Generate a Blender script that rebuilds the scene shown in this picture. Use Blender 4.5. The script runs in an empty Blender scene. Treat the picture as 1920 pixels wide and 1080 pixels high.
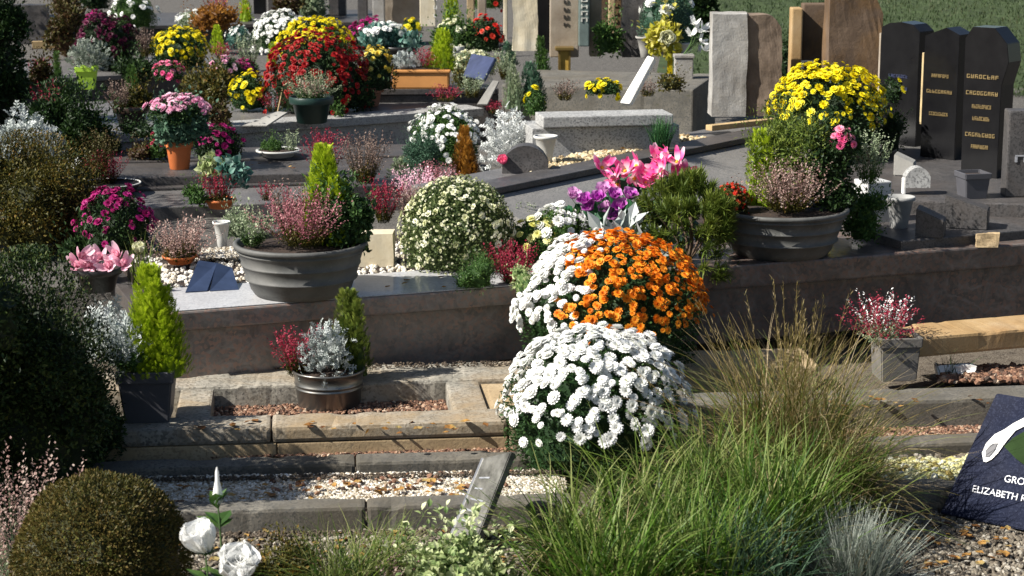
import bpy, bmesh, math, random
import numpy as np
from mathutils import Vector, Matrix, noise as mnoise
R = math.radians
S = bpy.context.scene
COL = S.collection
rng = np.random.default_rng(11)
random.seed(5)
# ------------------------------------------------------------ camera, sky, sun, exposure
F = 3733.0; CAMZ = 2.0; PITCH = math.atan(800.0/F)
cam = bpy.data.objects.new('camera', bpy.data.cameras.new('camera')); COL.objects.link(cam)
cam.data.sensor_width = 36; cam.data.lens = 36*F/1920
cam.location = (0, 0, CAMZ); cam.rotation_euler = (R(90)-PITCH, 0, 0)
cam.data.clip_start = .1; cam.data.clip_end = 600
cam.data.dof.use_dof = True; cam.data.dof.focus_distance = 7.6; cam.data.dof.aperture_fstop = 9
S.camera = cam
SUN_EL = R(41); SUN_AZ = (-math.cos(R(20)), -math.sin(R(20)))      # horizontal direction towards the sun
w = bpy.data.worlds.new('World'); S.world = w; w.use_nodes = True
nt = w.node_tree; bg = nt.nodes['Background']; sky = nt.nodes.new('ShaderNodeTexSky')
sky.sky_type = 'NISHITA'; sky.sun_disc = False; sky.sun_elevation = SUN_EL
sky.sun_rotation = math.atan2(SUN_AZ[0], SUN_AZ[1])
nt.links.new(sky.outputs[0], bg.inputs[0]); bg.inputs[1].default_value = .05
sl = bpy.data.lights.new('sun', 'SUN'); sl.energy = 5.0; sl.angle = R(.5); sl.color = (1, .95, .87)
so = bpy.data.objects.new('sun', sl); COL.objects.link(so)
so.rotation_euler = Vector((SUN_AZ[0]*math.cos(SUN_EL), SUN_AZ[1]*math.cos(SUN_EL), math.sin(SUN_EL))).to_track_quat('Z', 'Y').to_euler()
S.view_settings.view_transform = 'Standard'; S.view_settings.look = 'None'
S.view_settings.exposure = 0.86; S.view_settings.gamma = 1
S.cycles.max_bounces = 6; S.cycles.transparent_max_bounces = 8

# ------------------------------------------------------------ pixel -> world
cp, sp = math.cos(PITCH), math.sin(PITCH)
def ray(px, py):
    u = (px-960)/F; v = (540-py)/F
    return (u, cp+v*sp, -sp+v*cp)
def P(px, py, z):
    d = ray(px, py); t = (z-CAMZ)/d[2]
    return Vector((d[0]*t, d[1]*t, z))
def PY(px, py, Y):
    d = ray(px, py); t = Y/d[1]
    return Vector((d[0]*t, Y, CAMZ+d[2]*t))
def scale_at(p): return F/(p[1]*cp-(p[2]-CAMZ)*sp)

# ------------------------------------------------------------ mesh accumulation
class Geo:
    def __init__(s): s.V = []; s.F = []; s.A = []; s.n = 0
    def add(s, V, Fs, a=.5, mi=0, smooth=False):
        V = np.asarray(V, float).reshape(-1, 3); k = len(V)
        s.V.append(V); s.A.append(np.broadcast_to(np.asarray(a, float), (k,)).copy())
        for f in Fs: s.F.append((np.asarray(f, int)+s.n, mi, smooth))
        s.n += k
    def inst(s, tpl, Pp, Rm, Sc, rnd, mi=0):
        V, Fs, T = tpl[0], tpl[1], tpl[2]; mis = tpl[3] if len(tpl) > 3 else [mi]*len(Fs)
        k = len(Pp); n = len(V)
        if k == 0: return
        Sc = np.asarray(Sc, float)
        if Sc.ndim == 1: Sc = np.repeat(Sc[:, None], 3, 1)
        W = np.einsum('kij,knj->kni', Rm, V[None]*Sc[:, None, :]) + Pp[:, None, :]
        A = np.clip(rnd[:, None]*.75+T[None]*.25, 0, 1)
        base = s.n; s.V.append(W.reshape(-1, 3)); s.A.append(A.reshape(-1)); s.n += k*n
        off = (np.arange(k)*n)[:, None, None]
        for f, m in zip(Fs, mis):
            f = np.asarray(f, int)
            s.F.append(((f[None]+off).reshape(-1, f.shape[1])+base, m, False))
    def mesh(s, name, mats):
        me = bpy.data.meshes.new(name)
        V = np.concatenate(s.V); me.vertices.add(len(V)); me.vertices.foreach_set('co', V.ravel())
        lo = np.concatenate([f.ravel() for f, _, _ in s.F]); tot = np.concatenate([np.full(len(f), f.shape[1]) for f, _, _ in s.F])
        mi = np.concatenate([np.full(len(f), m) for f, m, _ in s.F]); sm = np.concatenate([np.full(len(f), q) for f, _, q in s.F])
        me.loops.add(len(lo)); me.loops.foreach_set('vertex_index', lo.astype(np.int32))
        me.polygons.add(len(tot)); st = np.concatenate([[0], np.cumsum(tot)[:-1]])
        me.polygons.foreach_set('loop_start', st.astype(np.int32)); me.polygons.foreach_set('loop_total', tot.astype(np.int32))
        me.polygons.foreach_set('material_index', mi.astype(np.int32)); me.polygons.foreach_set('use_smooth', sm.astype(bool))
        at = me.attributes.new('rnd', 'FLOAT', 'POINT'); at.data.foreach_set('value', np.concatenate(s.A).astype(np.float32))
        for m in mats: me.materials.append(m)
        me.update(calc_edges=True); me.validate()
        return me
    def build(s, name, mats, parent=None, loc=None):
        if not isinstance(mats, (list, tuple)): mats = [mats]
        o = bpy.data.objects.new(name, s.mesh(name, mats)); COL.objects.link(o)
        if parent is not None: o.parent = parent
        if loc is not None: o.location = loc
        return o
def tag(o, label=None, cat=None, group=None, kind=None):
    if label: o['label'] = label
    if cat: o['category'] = cat
    if group: o['group'] = group
    if kind: o['kind'] = kind
    return o
def thing(name, label, cat, loc=(0, 0, 0), rz=0, group=None):
    o = bpy.data.objects.new(name, None); COL.objects.link(o); o.empty_display_size = .1
    o.location = loc; o.rotation_euler = (0, 0, rz)
    return tag(o, label, cat, group)
def from_bm(bm, name, mat, parent=None, smooth=False, loc=None, rot=None):
    me = bpy.data.meshes.new(name); bm.to_mesh(me); bm.free(); me.materials.append(mat)
    if smooth:
        for p in me.polygons: p.use_smooth = True
    o = bpy.data.objects.new(name, me); COL.objects.link(o)
    if parent is not None: o.parent = parent
    if loc is not None: o.location = loc
    if rot is not None: o.rotation_euler = rot
    return o
def bm_box(bm, x0, x1, y0, y1, z0, z1, bev=.004, seg=2):
    vs = [bm.verts.new(p) for p in ((x0, y0, z0), (x1, y0, z0), (x1, y1, z0), (x0, y1, z0), (x0, y0, z1), (x1, y0, z1), (x1, y1, z1), (x0, y1, z1))]
    fs = [bm.faces.new([vs[i] for i in f]) for f in ((3, 2, 1, 0), (4, 5, 6, 7), (0, 1, 5, 4), (1, 2, 6, 5), (2, 3, 7, 6), (3, 0, 4, 7))]
    if bev: bmesh.ops.bevel(bm, geom=list({e for f in fs for e in f.edges}), offset=bev, segments=seg, affect='EDGES', profile=.6)
def box(name, x0, x1, y0, y1, z0, z1, mat, parent=None, bev=.005):
    bm = bmesh.new(); bm_box(bm, x0, x1, y0, y1, z0, z1, bev); return from_bm(bm, name, mat, parent)
def prism(name, outline, t, mat, parent=None, bev=.004, loc=None, rot=None):   # outline in x,z ; thickness along +y
    bm = bmesh.new(); a = [bm.verts.new((x, 0, z)) for x, z in outline]
    f = bm.faces.new(a); r = bmesh.ops.extrude_face_region(bm, geom=[f])
    bmesh.ops.translate(bm, vec=(0, t, 0), verts=[v for v in r['geom'] if isinstance(v, bmesh.types.BMVert)])
    bmesh.ops.recalc_face_normals(bm, faces=bm.faces)
    if bev:
        ed = [e for e in bm.edges if len(e.link_faces) == 2 and e.calc_face_angle(0) > .5]
        bmesh.ops.bevel(bm, geom=ed, offset=bev, segments=2, affect='EDGES')
    return from_bm(bm, name, mat, parent, loc=loc, rot=rot)
def lathe(geo, prof, n=40, mi=0, a=.5):
    k = len(prof); ang = np.linspace(0, 2*np.pi, n, endpoint=False)
    V = np.array([[r*math.cos(t), r*math.sin(t), z] for r, z in prof for t in ang])
    Fq = [[i*n+j, i*n+(j+1) % n, (i+1)*n+(j+1) % n, (i+1)*n+j] for i in range(k-1) for j in range(n)]
    geo.add(V, [np.array(Fq)], a, mi, True)
def rock(name, w, d, h, mat, parent, n=14, amp=.02, sc=5, shape=None, taper=0, seed=0, loc=None):
    bm = bmesh.new(); bmesh.ops.create_cube(bm, size=1)
    bmesh.ops.subdivide_edges(bm, edges=bm.edges[:], cuts=n, use_grid_fill=True)
    for v in bm.verts:
        x, y, z = v.co; z += .5
        if shape: zz = shape(x*2)*z
        else: zz = z
        k = 1-taper*z
        rr = max(abs(x), abs(y))*2
        q = Vector((x*w*k, y*d*k, zz*h))
        nn = mnoise.noise_vector(q*sc+Vector((seed, seed, 0)))*amp+mnoise.noise_vector(q*sc*4+Vector((0, seed, 0)))*amp*.35
        if z < .01: nn.z = 0
        v.co = q+nn
    return from_bm(bm, name, mat, parent, smooth=False, loc=loc)

# ------------------------------------------------------------ templates
def unit(v): return v/np.maximum(np.linalg.norm(v, axis=-1, keepdims=True), 1e-9)
def frames(d, up=None, roll=None):
    d = unit(np.asarray(d, float)); k = len(d)
    u = np.tile([0, 0, 1.], (k, 1)) if up is None else unit(up)
    u = u+rng.normal(0, .12, (k, 3))
    x = unit(np.cross(d, u)); z = np.cross(x, d)
    if roll is not None:
        c, s_ = np.cos(roll)[:, None], np.sin(roll)[:, None]; x, z = x*c+z*s_, z*c-x*s_
    return np.stack([x, d, z], axis=2)
def t_leaf(w=.25, fold=.1, droop=0.):
    V = np.array([[0, 0, 0], [w, .45, fold], [0, 1, -droop], [-w, .45, fold]]); return (V, [np.array([[0, 1, 2], [0, 2, 3]])], np.array([0, .5, 1, .5]))
def t_leaf6(w=.3, fold=.08, droop=.15):
    V = np.array([[0, 0, 0], [w*.8, .3, fold], [w, .62, fold*.6], [0, 1, -droop], [-w, .62, fold*.6], [-w*.8, .3, fold], [0, .5, 0]])
    return (V, [np.array([[0, 1, 6], [1, 2, 6], [2, 3, 6], [3, 4, 6], [4, 5, 6], [5, 0, 6]])], np.array([0, .4, .7, 1, .7, .4, .4]))
def t_flower(rings, cr=.16, ch=.12, cmi=1):    # faces +y (frames' d axis); rings: (n, length, elevation deg, width)
    V = []; Fs = []; T = []; off = 0
    for n, L, el, wd in rings:
        for i in range(n):
            a = 2*math.pi*(i+off)/n; c, s_ = math.cos(a), math.sin(a); ce, se = math.cos(R(el)), math.sin(R(el))
            b = len(V); r0 = .04
            for rr, ww, yy in ((r0, wd*.25, 0), (L*ce*.6, wd, L*se*.75), (L*ce, wd*.45, L*se)):
                for sg in (-1, 1):
                    V.append([c*rr-s_*ww*sg, yy, s_*rr+c*ww*sg]); T.append(rr/max(L, .01))
            Fs += [[b, b+1, b+3, b+2], [b+2, b+3, b+5, b+4]]
        off += .5
    out = [np.array(Fs)]; mis = [0]
    if cr:
        b = len(V); V.append([0, ch, 0]); T.append(.5)
        for i in range(6):
            a = 2*math.pi*i/6; V.append([cr*math.cos(a), ch*.45, cr*math.sin(a)]); T.append(.3)
        out.append(np.array([[b, b+1+(i+1) % 6, b+1+i] for i in range(6)])); mis.append(cmi)
    return (np.array(V), out, np.array(T), mis)
ph = (1+5**.5)/2
ICO = (unit(np.array([[-1, ph, 0], [1, ph, 0], [-1, -ph, 0], [1, -ph, 0], [0, -1, ph], [0, 1, ph], [0, -1, -ph], [0, 1, -ph], [ph, 0, -1], [ph, 0, 1], [-ph, 0, -1], [-ph, 0, 1]], float)),
       [np.array([[0, 11, 5], [0, 5, 1], [0, 1, 7], [0, 7, 10], [0, 10, 11], [1, 5, 9], [5, 11, 4], [11, 10, 2], [10, 7, 6], [7, 1, 8], [3, 9, 4], [3, 4, 2], [3, 2, 6], [3, 6, 8], [3, 8, 9], [4, 9, 5], [2, 4, 11], [6, 2, 10], [8, 6, 7], [9, 8, 1]])], np.full(12, .5))
T_LEAF = t_leaf(); T_NARROW = t_leaf(.11, .04); T_ROUND = t_leaf6(.42, .06, .1); T_LEAF6 = t_leaf6()
T_NEEDLE = t_leaf(.055, .02)
def _spray():
    V = []; Fs = []; T = []
    for y0, a, L in ((0, 0, 1), (.15, 35, .5), (.15, -35, .5), (.4, 32, .42), (.4, -32, .42), (.62, 28, .32), (.62, -28, .32)):
        b = len(V); s_, c = math.sin(R(a)), math.cos(R(a)); wv = .055
        for x, y in ((0, 0), (wv, L*.5), (0, L), (-wv, L*.5)):
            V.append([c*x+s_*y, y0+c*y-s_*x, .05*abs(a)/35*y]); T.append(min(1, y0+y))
        Fs += [[b, b+1, b+2], [b, b+2, b+3]]
    return (np.array(V), [np.array(Fs)], np.array(T))
T_SPRAY = _spray()
def _lobed():
    V = []; Fs = []; T = []
    for y0, a, L, wv in ((0, 0, 1, .1), (.2, 60, .36, .07), (.2, -60, .36, .07), (.45, 50, .4, .08), (.45, -50, .4, .08), (.7, 35, .34, .08), (.7, -35, .34, .08)):
        b = len(V); s_, c = math.sin(R(a)), math.cos(R(a))
        for x, y in ((0, 0), (wv, L*.6), (0, L), (-wv, L*.6)):
            V.append([c*x+s_*y, y0+c*y-s_*x, .12*math.sin(3*(y0+y))]); T.append(min(1, y0+y))
        Fs += [[b, b+1, b+2], [b, b+2, b+3]]
    return (np.array(V), [np.array(Fs)], np.array(T))
T_LOBED = _lobed()
FL_NEAR = t_flower([(13, 1, 2, .22), (12, .86, 26, .2), (9, .62, 48, .17), (6, .4, 68, .12)], .10, .36)
FL_MID = t_flower([(10, 1, 4, .3), (8, .75, 34, .24), (5, .45, 60, .18)], .10, .3)
FL_FAR = t_flower([(6, 1, 8, .42), (5, .65, 42, .32)], .10, .3)

# ------------------------------------------------------------ materials
def nodes(name):
    m = bpy.data.materials.new(name); m.use_nodes = True; t = m.node_tree; b = t.nodes['Principled BSDF']; return m, t, b
def N(t, kind, **kw):
    n = t.nodes.new(kind)
    for k, v in kw.items():
        if isinstance(v, tuple) and v[0] == 'in': pass
        setattr(n, k, v)
    return n
def ramp(t, cols, src, lo=0., hi=1.):
    r = t.nodes.new('ShaderNodeValToRGB'); e = r.color_ramp.elements; k = len(cols)
    while len(e) < k: e.new(.5)
    for i, c in enumerate(cols):
        e[i].position = lo+(hi-lo)*i/(k-1); e[i].color = (c[0], c[1], c[2], 1)
    t.links.new(src, r.inputs[0]); return r.outputs[0]
def noise_tex(t, sc, det=4, rough=.55, vec=None, dist=0):
    n = t.nodes.new('ShaderNodeTexNoise'); n.inputs['Scale'].default_value = sc; n.inputs['Detail'].default_value = det
    n.inputs['Roughness'].default_value = rough; n.inputs['Distortion'].default_value = dist
    if vec is not None: t.links.new(vec, n.inputs['Vector'])
    return n.outputs['Fac']
def mixc(t, f, a, b, mode='MIX'):
    m = t.nodes.new('ShaderNodeMix'); m.data_type = 'RGBA'; m.blend_type = mode
    for i, v in ((0, f), (6, a), (7, b)):
        if hasattr(v, 'links') or hasattr(v, 'is_linked'): t.links.new(v, m.inputs[i])
        else: m.inputs[i].default_value = v if i == 0 else (v[0], v[1], v[2], 1)
    return m.outputs[2]
MC = {}
def leafmat(name, cols, tr=.28, rough=.5, spec=.22):
    if name in MC: return MC[name]
    m, t, b = nodes(name); a = t.nodes.new('ShaderNodeAttribute'); a.attribute_name = 'rnd'
    c = ramp(t, cols, a.outputs['Fac'], .08, .92)
    t.links.new(c, b.inputs['Base Color']); b.inputs['Roughness'].default_value = rough; b.inputs['Specular IOR Level'].default_value = spec
    if tr:
        tl = t.nodes.new('ShaderNodeBsdfTranslucent'); t.links.new(c, tl.inputs[0]); mx = t.nodes.new('ShaderNodeMixShader'); mx.inputs[0].default_value = tr
        t.links.new(b.outputs[0], mx.inputs[1]); t.links.new(tl.outputs[0], mx.inputs[2]); t.links.new(mx.outputs[0], t.nodes['Material Output'].inputs[0])
    MC[name] = m; return m
def stone(name, cols, sc=6, speck=None, speck_sc=140, speck_amt=.5, rough=.6, bump=.25, stain=None, stain_amt=.5, vein=None, vein_col=None, coat=0, dist=0, moss=None):
    m, t, b = nodes(name); tc = t.nodes.new('ShaderNodeTexCoord'); v = tc.outputs['Object']
    c = ramp(t, cols, noise_tex(t, sc, 6, .6, v, dist), .3, .7)
    if vein:
        wv = t.nodes.new('ShaderNodeTexWave'); wv.wave_type = 'BANDS'; wv.bands_direction = 'DIAGONAL'
        wv.inputs['Scale'].default_value = vein; wv.inputs['Distortion'].default_value = 18; wv.inputs['Detail'].default_value = 5
        wv.inputs['Detail Scale'].default_value = 1.2; t.links.new(v, wv.inputs['Vector'])
        f = ramp(t, [(0, 0, 0), (1, 1, 1)], wv.outputs['Fac'], .80, 1.0); f = mixc(t, .65, (0, 0, 0), f); c = mixc(t, f, c, vein_col)
        wv2 = noise_tex(t, vein*3, 5, .7, v, 3); f2 = ramp(t, [(0, 0, 0), (.45, .45, .45)], wv2, .54, .74); c = mixc(t, f2, c, tuple(x*.35 for x in vein_col))
    if speck:
        vo = t.nodes.new('ShaderNodeTexVoronoi'); vo.inputs['Scale'].default_value = speck_sc; t.links.new(v, vo.inputs['Vector'])
        sep = t.nodes.new('ShaderNodeSeparateColor'); t.links.new(vo.outputs['Color'], sep.inputs[0])
        f = ramp(t, [(0, 0, 0), (speck_amt,)*3, (1, 1, 1)], sep.outputs[0], .45, .95); c = mixc(t, f, c, speck)
        f = ramp(t, [(0, 0, 0), (.7, .7, .7)], sep.outputs[1], .8, .9); c = mixc(t, f, c, (.75, .73, .68))if speck_amt > .6 else c
    if stain:
        f = ramp(t, [(0, 0, 0), (stain_amt,)*3], noise_tex(t, 2.3, 7, .7, v, .6), .42, .66); c = mixc(t, f, c, stain)
    if moss:
        f = ramp(t, [(0, 0, 0), (.8, .8, .8)], noise_tex(t, 26, 6, .75, v, .4), .6, .68); c = mixc(t, f, c, moss)
    t.links.new(c, b.inputs['Base Color']); b.inputs['Roughness'].default_value = rough; b.inputs['Specular IOR Level'].default_value = .4
    if rough > .3:
        rr = ramp(t, [(rough-.12,)*3, (min(1, rough+.15),)*3], noise_tex(t, 9, 5, .6, v)); t.links.new(rr, b.inputs['Roughness'])
    if coat: b.inputs['Coat Weight'].default_value = coat; b.inputs['Coat Roughness'].default_value = .06
    if bump:
        bp = t.nodes.new('ShaderNodeBump'); bp.inputs['Strength'].default_value = bump; bp.inputs['Distance'].default_value = .004
        t.links.new(noise_tex(t, 70, 6, .7, v), bp.inputs['Height']); t.links.new(bp.outputs[0], b.inputs['Normal'])
    return m
def plain(name, col, rough=.5, metal=0, bump=0, var=.25, vsc=14, spec=.5):
    m, t, b = nodes(name); tc = t.nodes.new('ShaderNodeTexCoord')
    c = ramp(t, [tuple(x*(1-var) for x in col), tuple(min(1, x*(1+var)) for x in col)], noise_tex(t, vsc, 6, .65, tc.outputs['Object']), .3, .7)
    t.links.new(c, b.inputs['Base Color']); b.inputs['Roughness'].default_value = rough; b.inputs['Metallic'].default_value = metal; b.inputs['Specular IOR Level'].default_value = spec
    if bump:
        bp = t.nodes.new('ShaderNodeBump'); bp.inputs['Strength'].default_value = bump; bp.inputs['Distance'].default_value = .004
        t.links.new(noise_tex(t, 90, 5, .7, tc.outputs['Object']), bp.inputs['Height']); t.links.new(bp.outputs[0], b.inputs['Normal'])
    return m
def pebbmat(name, cols):
    m, t, b = nodes(name); a = t.nodes.new('ShaderNodeAttribute'); a.attribute_name = 'rnd'
    tc = t.nodes.new('ShaderNodeTexCoord'); c = ramp(t, cols, a.outputs['Fac'], .1, .9)
    c = mixc(t, ramp(t, [(0, 0, 0), (.35, .35, .35)], noise_tex(t, 120, 4, .6, tc.outputs['Object']), .45, .65), c, (.12, .09, .06))
    t.links.new(c, b.inputs['Base Color']); b.inputs['Roughness'].default_value = .8; return m

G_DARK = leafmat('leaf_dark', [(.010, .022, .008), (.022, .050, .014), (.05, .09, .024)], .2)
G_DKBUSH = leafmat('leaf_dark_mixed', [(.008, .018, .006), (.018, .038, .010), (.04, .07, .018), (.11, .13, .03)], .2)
G_MUM = leafmat('leaf_mum', [(.012, .035, .010), (.03, .07, .02), (.07, .13, .035)], .22)
G_MID = leafmat('leaf_mid', [(.03, .07, .015), (.06, .13, .03), (.13, .21, .05)], .3)
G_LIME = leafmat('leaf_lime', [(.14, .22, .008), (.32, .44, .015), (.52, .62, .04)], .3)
G_OLIVE = leafmat('leaf_olive', [(.018, .022, .006), (.05, .052, .010), (.12, .105, .02), (.19, .10, .018)], .22)
G_BROWN = leafmat('leaf_brown', [(.035, .018, .008), (.075, .04, .015), (.07, .075, .02), (.15, .11, .04)], .2)
G_SILVER = leafmat('leaf_silver', [(.20, .24, .22), (.38, .42, .40), (.60, .63, .62)], .15, .7, .2)
G_SAGE = leafmat('leaf_sage', [(.10, .15, .08), (.24, .30, .17), (.48, .52, .36)], .25, .6)
G_VAR = leafmat('leaf_variegated', [(.10, .18, .05), (.35, .42, .18), (.70, .72, .45)], .25)
G_TEAL = leafmat('leaf_teal', [(.02, .07, .06), (.08, .2, .16), (.35, .5, .42)], .2)
G_PINE = leafmat('leaf_pine', [(.04, .07, .015), (.11, .16, .025), (.24, .28, .05)], .25)
G_BLUEG = leafmat('leaf_blue_green', [(.03, .07, .045), (.06, .13, .08), (.12, .21, .13)], .2)
G_RUST = leafmat('leaf_rust', [(.13, .05, .01), (.30, .13, .015), (.45, .22, .04)], .3)
G_GRASS = leafmat('blade_green', [(.012, .03, .006), (.04, .082, .010), (.10, .155, .020), (.24, .26, .09)], .25)
G_GRASS2 = leafmat('blade_fresh_green', [(.012, .032, .005), (.035, .09, .008), (.085, .17, .015), (.20, .25, .07)], .25)
G_STRAW = leafmat('blade_straw', [(.09, .06, .025), (.22, .16, .07), (.40, .32, .18)], .2)
G_FESG = leafmat('blade_blue_green', [(.02, .045, .025), (.05, .10, .055), (.11, .18, .11)], .2)
G_GRASSB = leafmat('blade_brown', [(.035, .055, .010), (.10, .11, .018), (.20, .15, .045), (.36, .28, .16)], .25)
G_FESC = leafmat('blade_blue_grey', [(.10, .14, .10), (.24, .28, .23), (.45, .48, .42)], .2)
M_HEA = leafmat('heather_pink', [(.20, .05, .07), (.36, .12, .15), (.52, .28, .28)], .25)
M_HEAD = leafmat('heather_dusty', [(.22, .11, .10), (.38, .24, .21), (.52, .42, .36)], .25)
M_HEAC = leafmat('heather_crimson', [(.12, .008, .02), (.28, .015, .045), (.42, .07, .10)], .25)
M_HEAB = leafmat('heather_brown', [(.08, .05, .04), (.18, .12, .10), (.32, .24, .19)], .2)
M_YEL = leafmat('petal_yellow', [(.60, .46, .005), (.82, .70, .01), (.90, .82, .05)], .3, .5)
M_LEM = leafmat('petal_lemon', [(.68, .66, .14), (.85, .83, .28), (.92, .90, .55)], .3, .5)
M_ORA = leafmat('petal_orange', [(.62, .12, .008), (.86, .27, .015), (.95, .44, .04)], .3, .5)
M_WHI = leafmat('petal_white', [(.82, .83, .76), (.90, .90, .87), (.93, .93, .91)], .22, .55)
M_CRE = leafmat('petal_cream', [(.50, .52, .25), (.72, .72, .48), (.85, .84, .68)], .28, .55)
M_RED = leafmat('petal_red', [(.13, .002, .004), (.32, .008, .010), (.48, .035, .03)], .28, .5)
M_SCA = leafmat('petal_scarlet', [(.45, .01, .008), (.68, .03, .02), (.75, .12, .06)], .28, .5)
M_MAG = leafmat('petal_magenta', [(.14, .003, .045), (.33, .008, .12), (.50, .035, .24)], .28, .5)
M_BUR = leafmat('petal_burgundy', [(.02, .002, .008), (.055, .004, .02), (.13, .008, .05)], .2, .5)
M_PIN = leafmat('petal_pink', [(.55, .16, .32), (.74, .34, .50), (.88, .65, .72)], .3, .5)
M_HOT = leafmat('petal_hot_pink', [(.70, .03, .20), (.88, .16, .36), (.95, .45, .55)], .3, .5)
M_PPL = leafmat('petal_purple', [(.28, .015, .28), (.46, .05, .44), (.68, .35, .62)], .3, .5)
M_LILY = leafmat('petal_lily', [(.93, .86, .55), (.92, .62, .70), (.84, .05, .30), (.90, .20, .45), (.94, .72, .80)], .25, .45)
M_BLP = leafmat('petal_pale_pink', [(.72, .35, .45), (.9, .5, .62), (.93, .75, .80)], .3, .5)
C_GRN = plain('flower_eye_green', (.35, .38, .04), .7); C_YEL = plain('flower_eye_yellow', (.7, .42, .02), .7)
C_ORA = plain('flower_eye_rust', (.42, .10, .01), .7); C_RED = plain('flower_eye_red', (.2, .01, .01), .7)
STEM = plain('stem_green', (.06, .12, .03), .6); WOODY = plain('stem_brown', (.10, .065, .04), .8)
SOIL = plain('soil', (.030, .018, .012), .95, bump=.8, var=.5, vsc=40)

ST_KERB = stone('stone_kerb_grey', [(.09, .085, .072), (.15, .14, .12), (.20, .185, .155)], 7, (.08, .08, .075), 160, .4, .8, .5, (.10, .085, .06), .7, moss=(.07, .07, .045))
ST_KERB2 = stone('stone_kerb_light', [(.19, .18, .15), (.30, .28, .235), (.38, .35, .295)], 8, (.14, .13, .11), 120, .5, .8, .5, (.33, .23, .12), .7, moss=(.12, .11, .08))
ST_SAND = stone('stone_sandstone', [(.33, .24, .13), (.44, .33, .19), (.50, .40, .26)], 4, (.3, .22, .13), 150, .3, .85, .5, (.32, .23, .13), .6, moss=(.17, .14, .10))
ST_OCHRE = stone('stone_ochre', [(.30, .19, .08), (.40, .27, .13), (.48, .36, .21)], 5, None, rough=.8, bump=.4, stain=(.25, .13, .05), stain_amt=.6)
ST_HIM = stone('granite_brown', [(.13, .112, .10), (.23, .20, .18), (.34, .30, .27)], 14, (.36, .23, .18), 90, .5, .28, .06, (.12, .11, .105), .6, 5, (.33, .27, .24), .1, 1.5)
ST_HIM2 = stone('granite_dark_wave', [(.06, .05, .044), (.12, .10, .088), (.20, .165, .145)], 9, (.20, .12, .09), 90, .45, .35, .04, (.05, .047, .047), .6, 3.2, (.22, .18, .16), .15, 2.5)
ST_GRAN = stone('granite_light', [(.33, .33, .32), (.46, .46, .445)], 12, (.16, .16, .16), 150, .5, .55, .1, (.36, .35, .33), .5)
ST_GREY = stone('granite_polished_grey', [(.12, .115, .11), (.17, .16, .155), (.21, .20, .19)], 5, (.08, .08, .08), 200, .5, .42, .05, (.09, .085, .08), .6)
ST_GREYD = stone('granite_slate', [(.05, .048, .05), (.08, .076, .076), (.11, .102, .10)], 5, (.035, .035, .035), 160, .5, .45, .05, (.075, .06, .05), .6)
ST_TOP = stone('granite_top_sunlit', [(.46, .46, .465), (.56, .56, .565)], 5, (.36, .36, .37), 160, .5, .35, .03, (.32, .31, .31), .5, coat=.2)
ST_BLACK = stone('granite_black', [(.006, .006, .007), (.011, .011, .012)], 10, None, rough=.16, bump=0)
ST_NAVY = stone('granite_navy', [(.005, .007, .020), (.008, .012, .032)], 10, (.02, .025, .05), 260, .2, .6, 0)
ST_NAVY.node_tree.nodes['Principled BSDF'].inputs['Specular IOR Level'].default_value = .08; ST_BLACK.node_tree.nodes['Principled BSDF'].inputs['Specular IOR Level'].default_value = .22
ST_WEATH = stone('stone_weathered', [(.22, .21, .195), (.33, .32, .30), (.45, .44, .415)], 5, None, rough=.85, bump=.7, stain=(.20, .17, .13), stain_amt=.6, moss=(.16, .15, .12))
ST_BROWN = stone('stone_brown', [(.055, .035, .022), (.10, .066, .042), (.16, .11, .075)], 4, None, rough=.8, bump=.7, stain=(.20, .10, .02), stain_amt=.6)
ST_PALE = stone('stone_pale', [(.48, .42, .30), (.60, .54, .41), (.66, .61, .50)], 4, None, rough=.8, bump=.4, stain=(.48, .36, .18), stain_amt=.5)
ST_TAUPE = stone('stone_taupe', [(.22, .175, .13), (.32, .27, .21), (.38, .33, .27)], 5, None, rough=.8, bump=.5, stain=(.20, .15, .10), stain_amt=.5)
CONC = stone('concrete', [(.30, .29, .27), (.40, .39, .36)], 9, None, rough=.85, bump=.4, stain=(.18, .17, .14), stain_amt=.5)
WHITEST = plain('white_marble', (.78, .77, .74), .5, var=.06)
TERRA = plain('terracotta_bright', (.62, .17, .045), .6, var=.12); TERRA2 = plain('terracotta_aged', (.42, .20, .13), .8, var=.25); TROUGH = plain('trough_orange', (.60, .27, .08), .6, var=.1)
BOWLM = stone('planter_grey', [(.05, .052, .05), (.08, .082, .078), (.12, .12, .115)], 9, None, rough=.6, bump=.2, stain=(.15, .145, .135), stain_amt=.7, moss=(.17, .165, .15))
ANTH = plain('plastic_anthracite', (.075, .075, .085), .55, var=.1); GREENP = plain('plastic_dark_green', (.012, .035, .028), .4, var=.15)
LIMEP = plain('plastic_lime', (.50, .80, .07), .5, var=.05); ZINC = plain('zinc_bucket', (.22, .215, .20), .34, .85, var=.15, vsc=5)
BLACKP = plain('plastic_black', (.015, .014, .013), .4); WHITEP = plain('pot_white', (.55, .55, .52), .6, var=.1); GOLD = plain('gold_letters', (.30, .22, .10), .45, .5, var=.15)
BRASS = plain('brass', (.28, .19, .06), .4, .7); GLASSY = plain('lantern_glass', (.45, .30, .07), .15, 0); SILV = plain('silver_letters', (.34, .35, .38), .4, .2)
GREYP = plain('pot_grey', (.30, .30, .29), .7, var=.15, bump=.2); WOOD = plain('wood_tan', (.45, .32, .16), .7, var=.25)
GLOSSG = plain('plaque_grey_polished', (.19, .185, .17), .15, .3, var=.6, vsc=18)  # strong mottling coloured in as a reflection pattern on the polish
GRAVW = pebbmat('pebbles_white', [(.16, .12, .07), (.34, .28, .19), (.58, .52, .42), (.76, .72, .64), (.82, .80, .74)])
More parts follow.
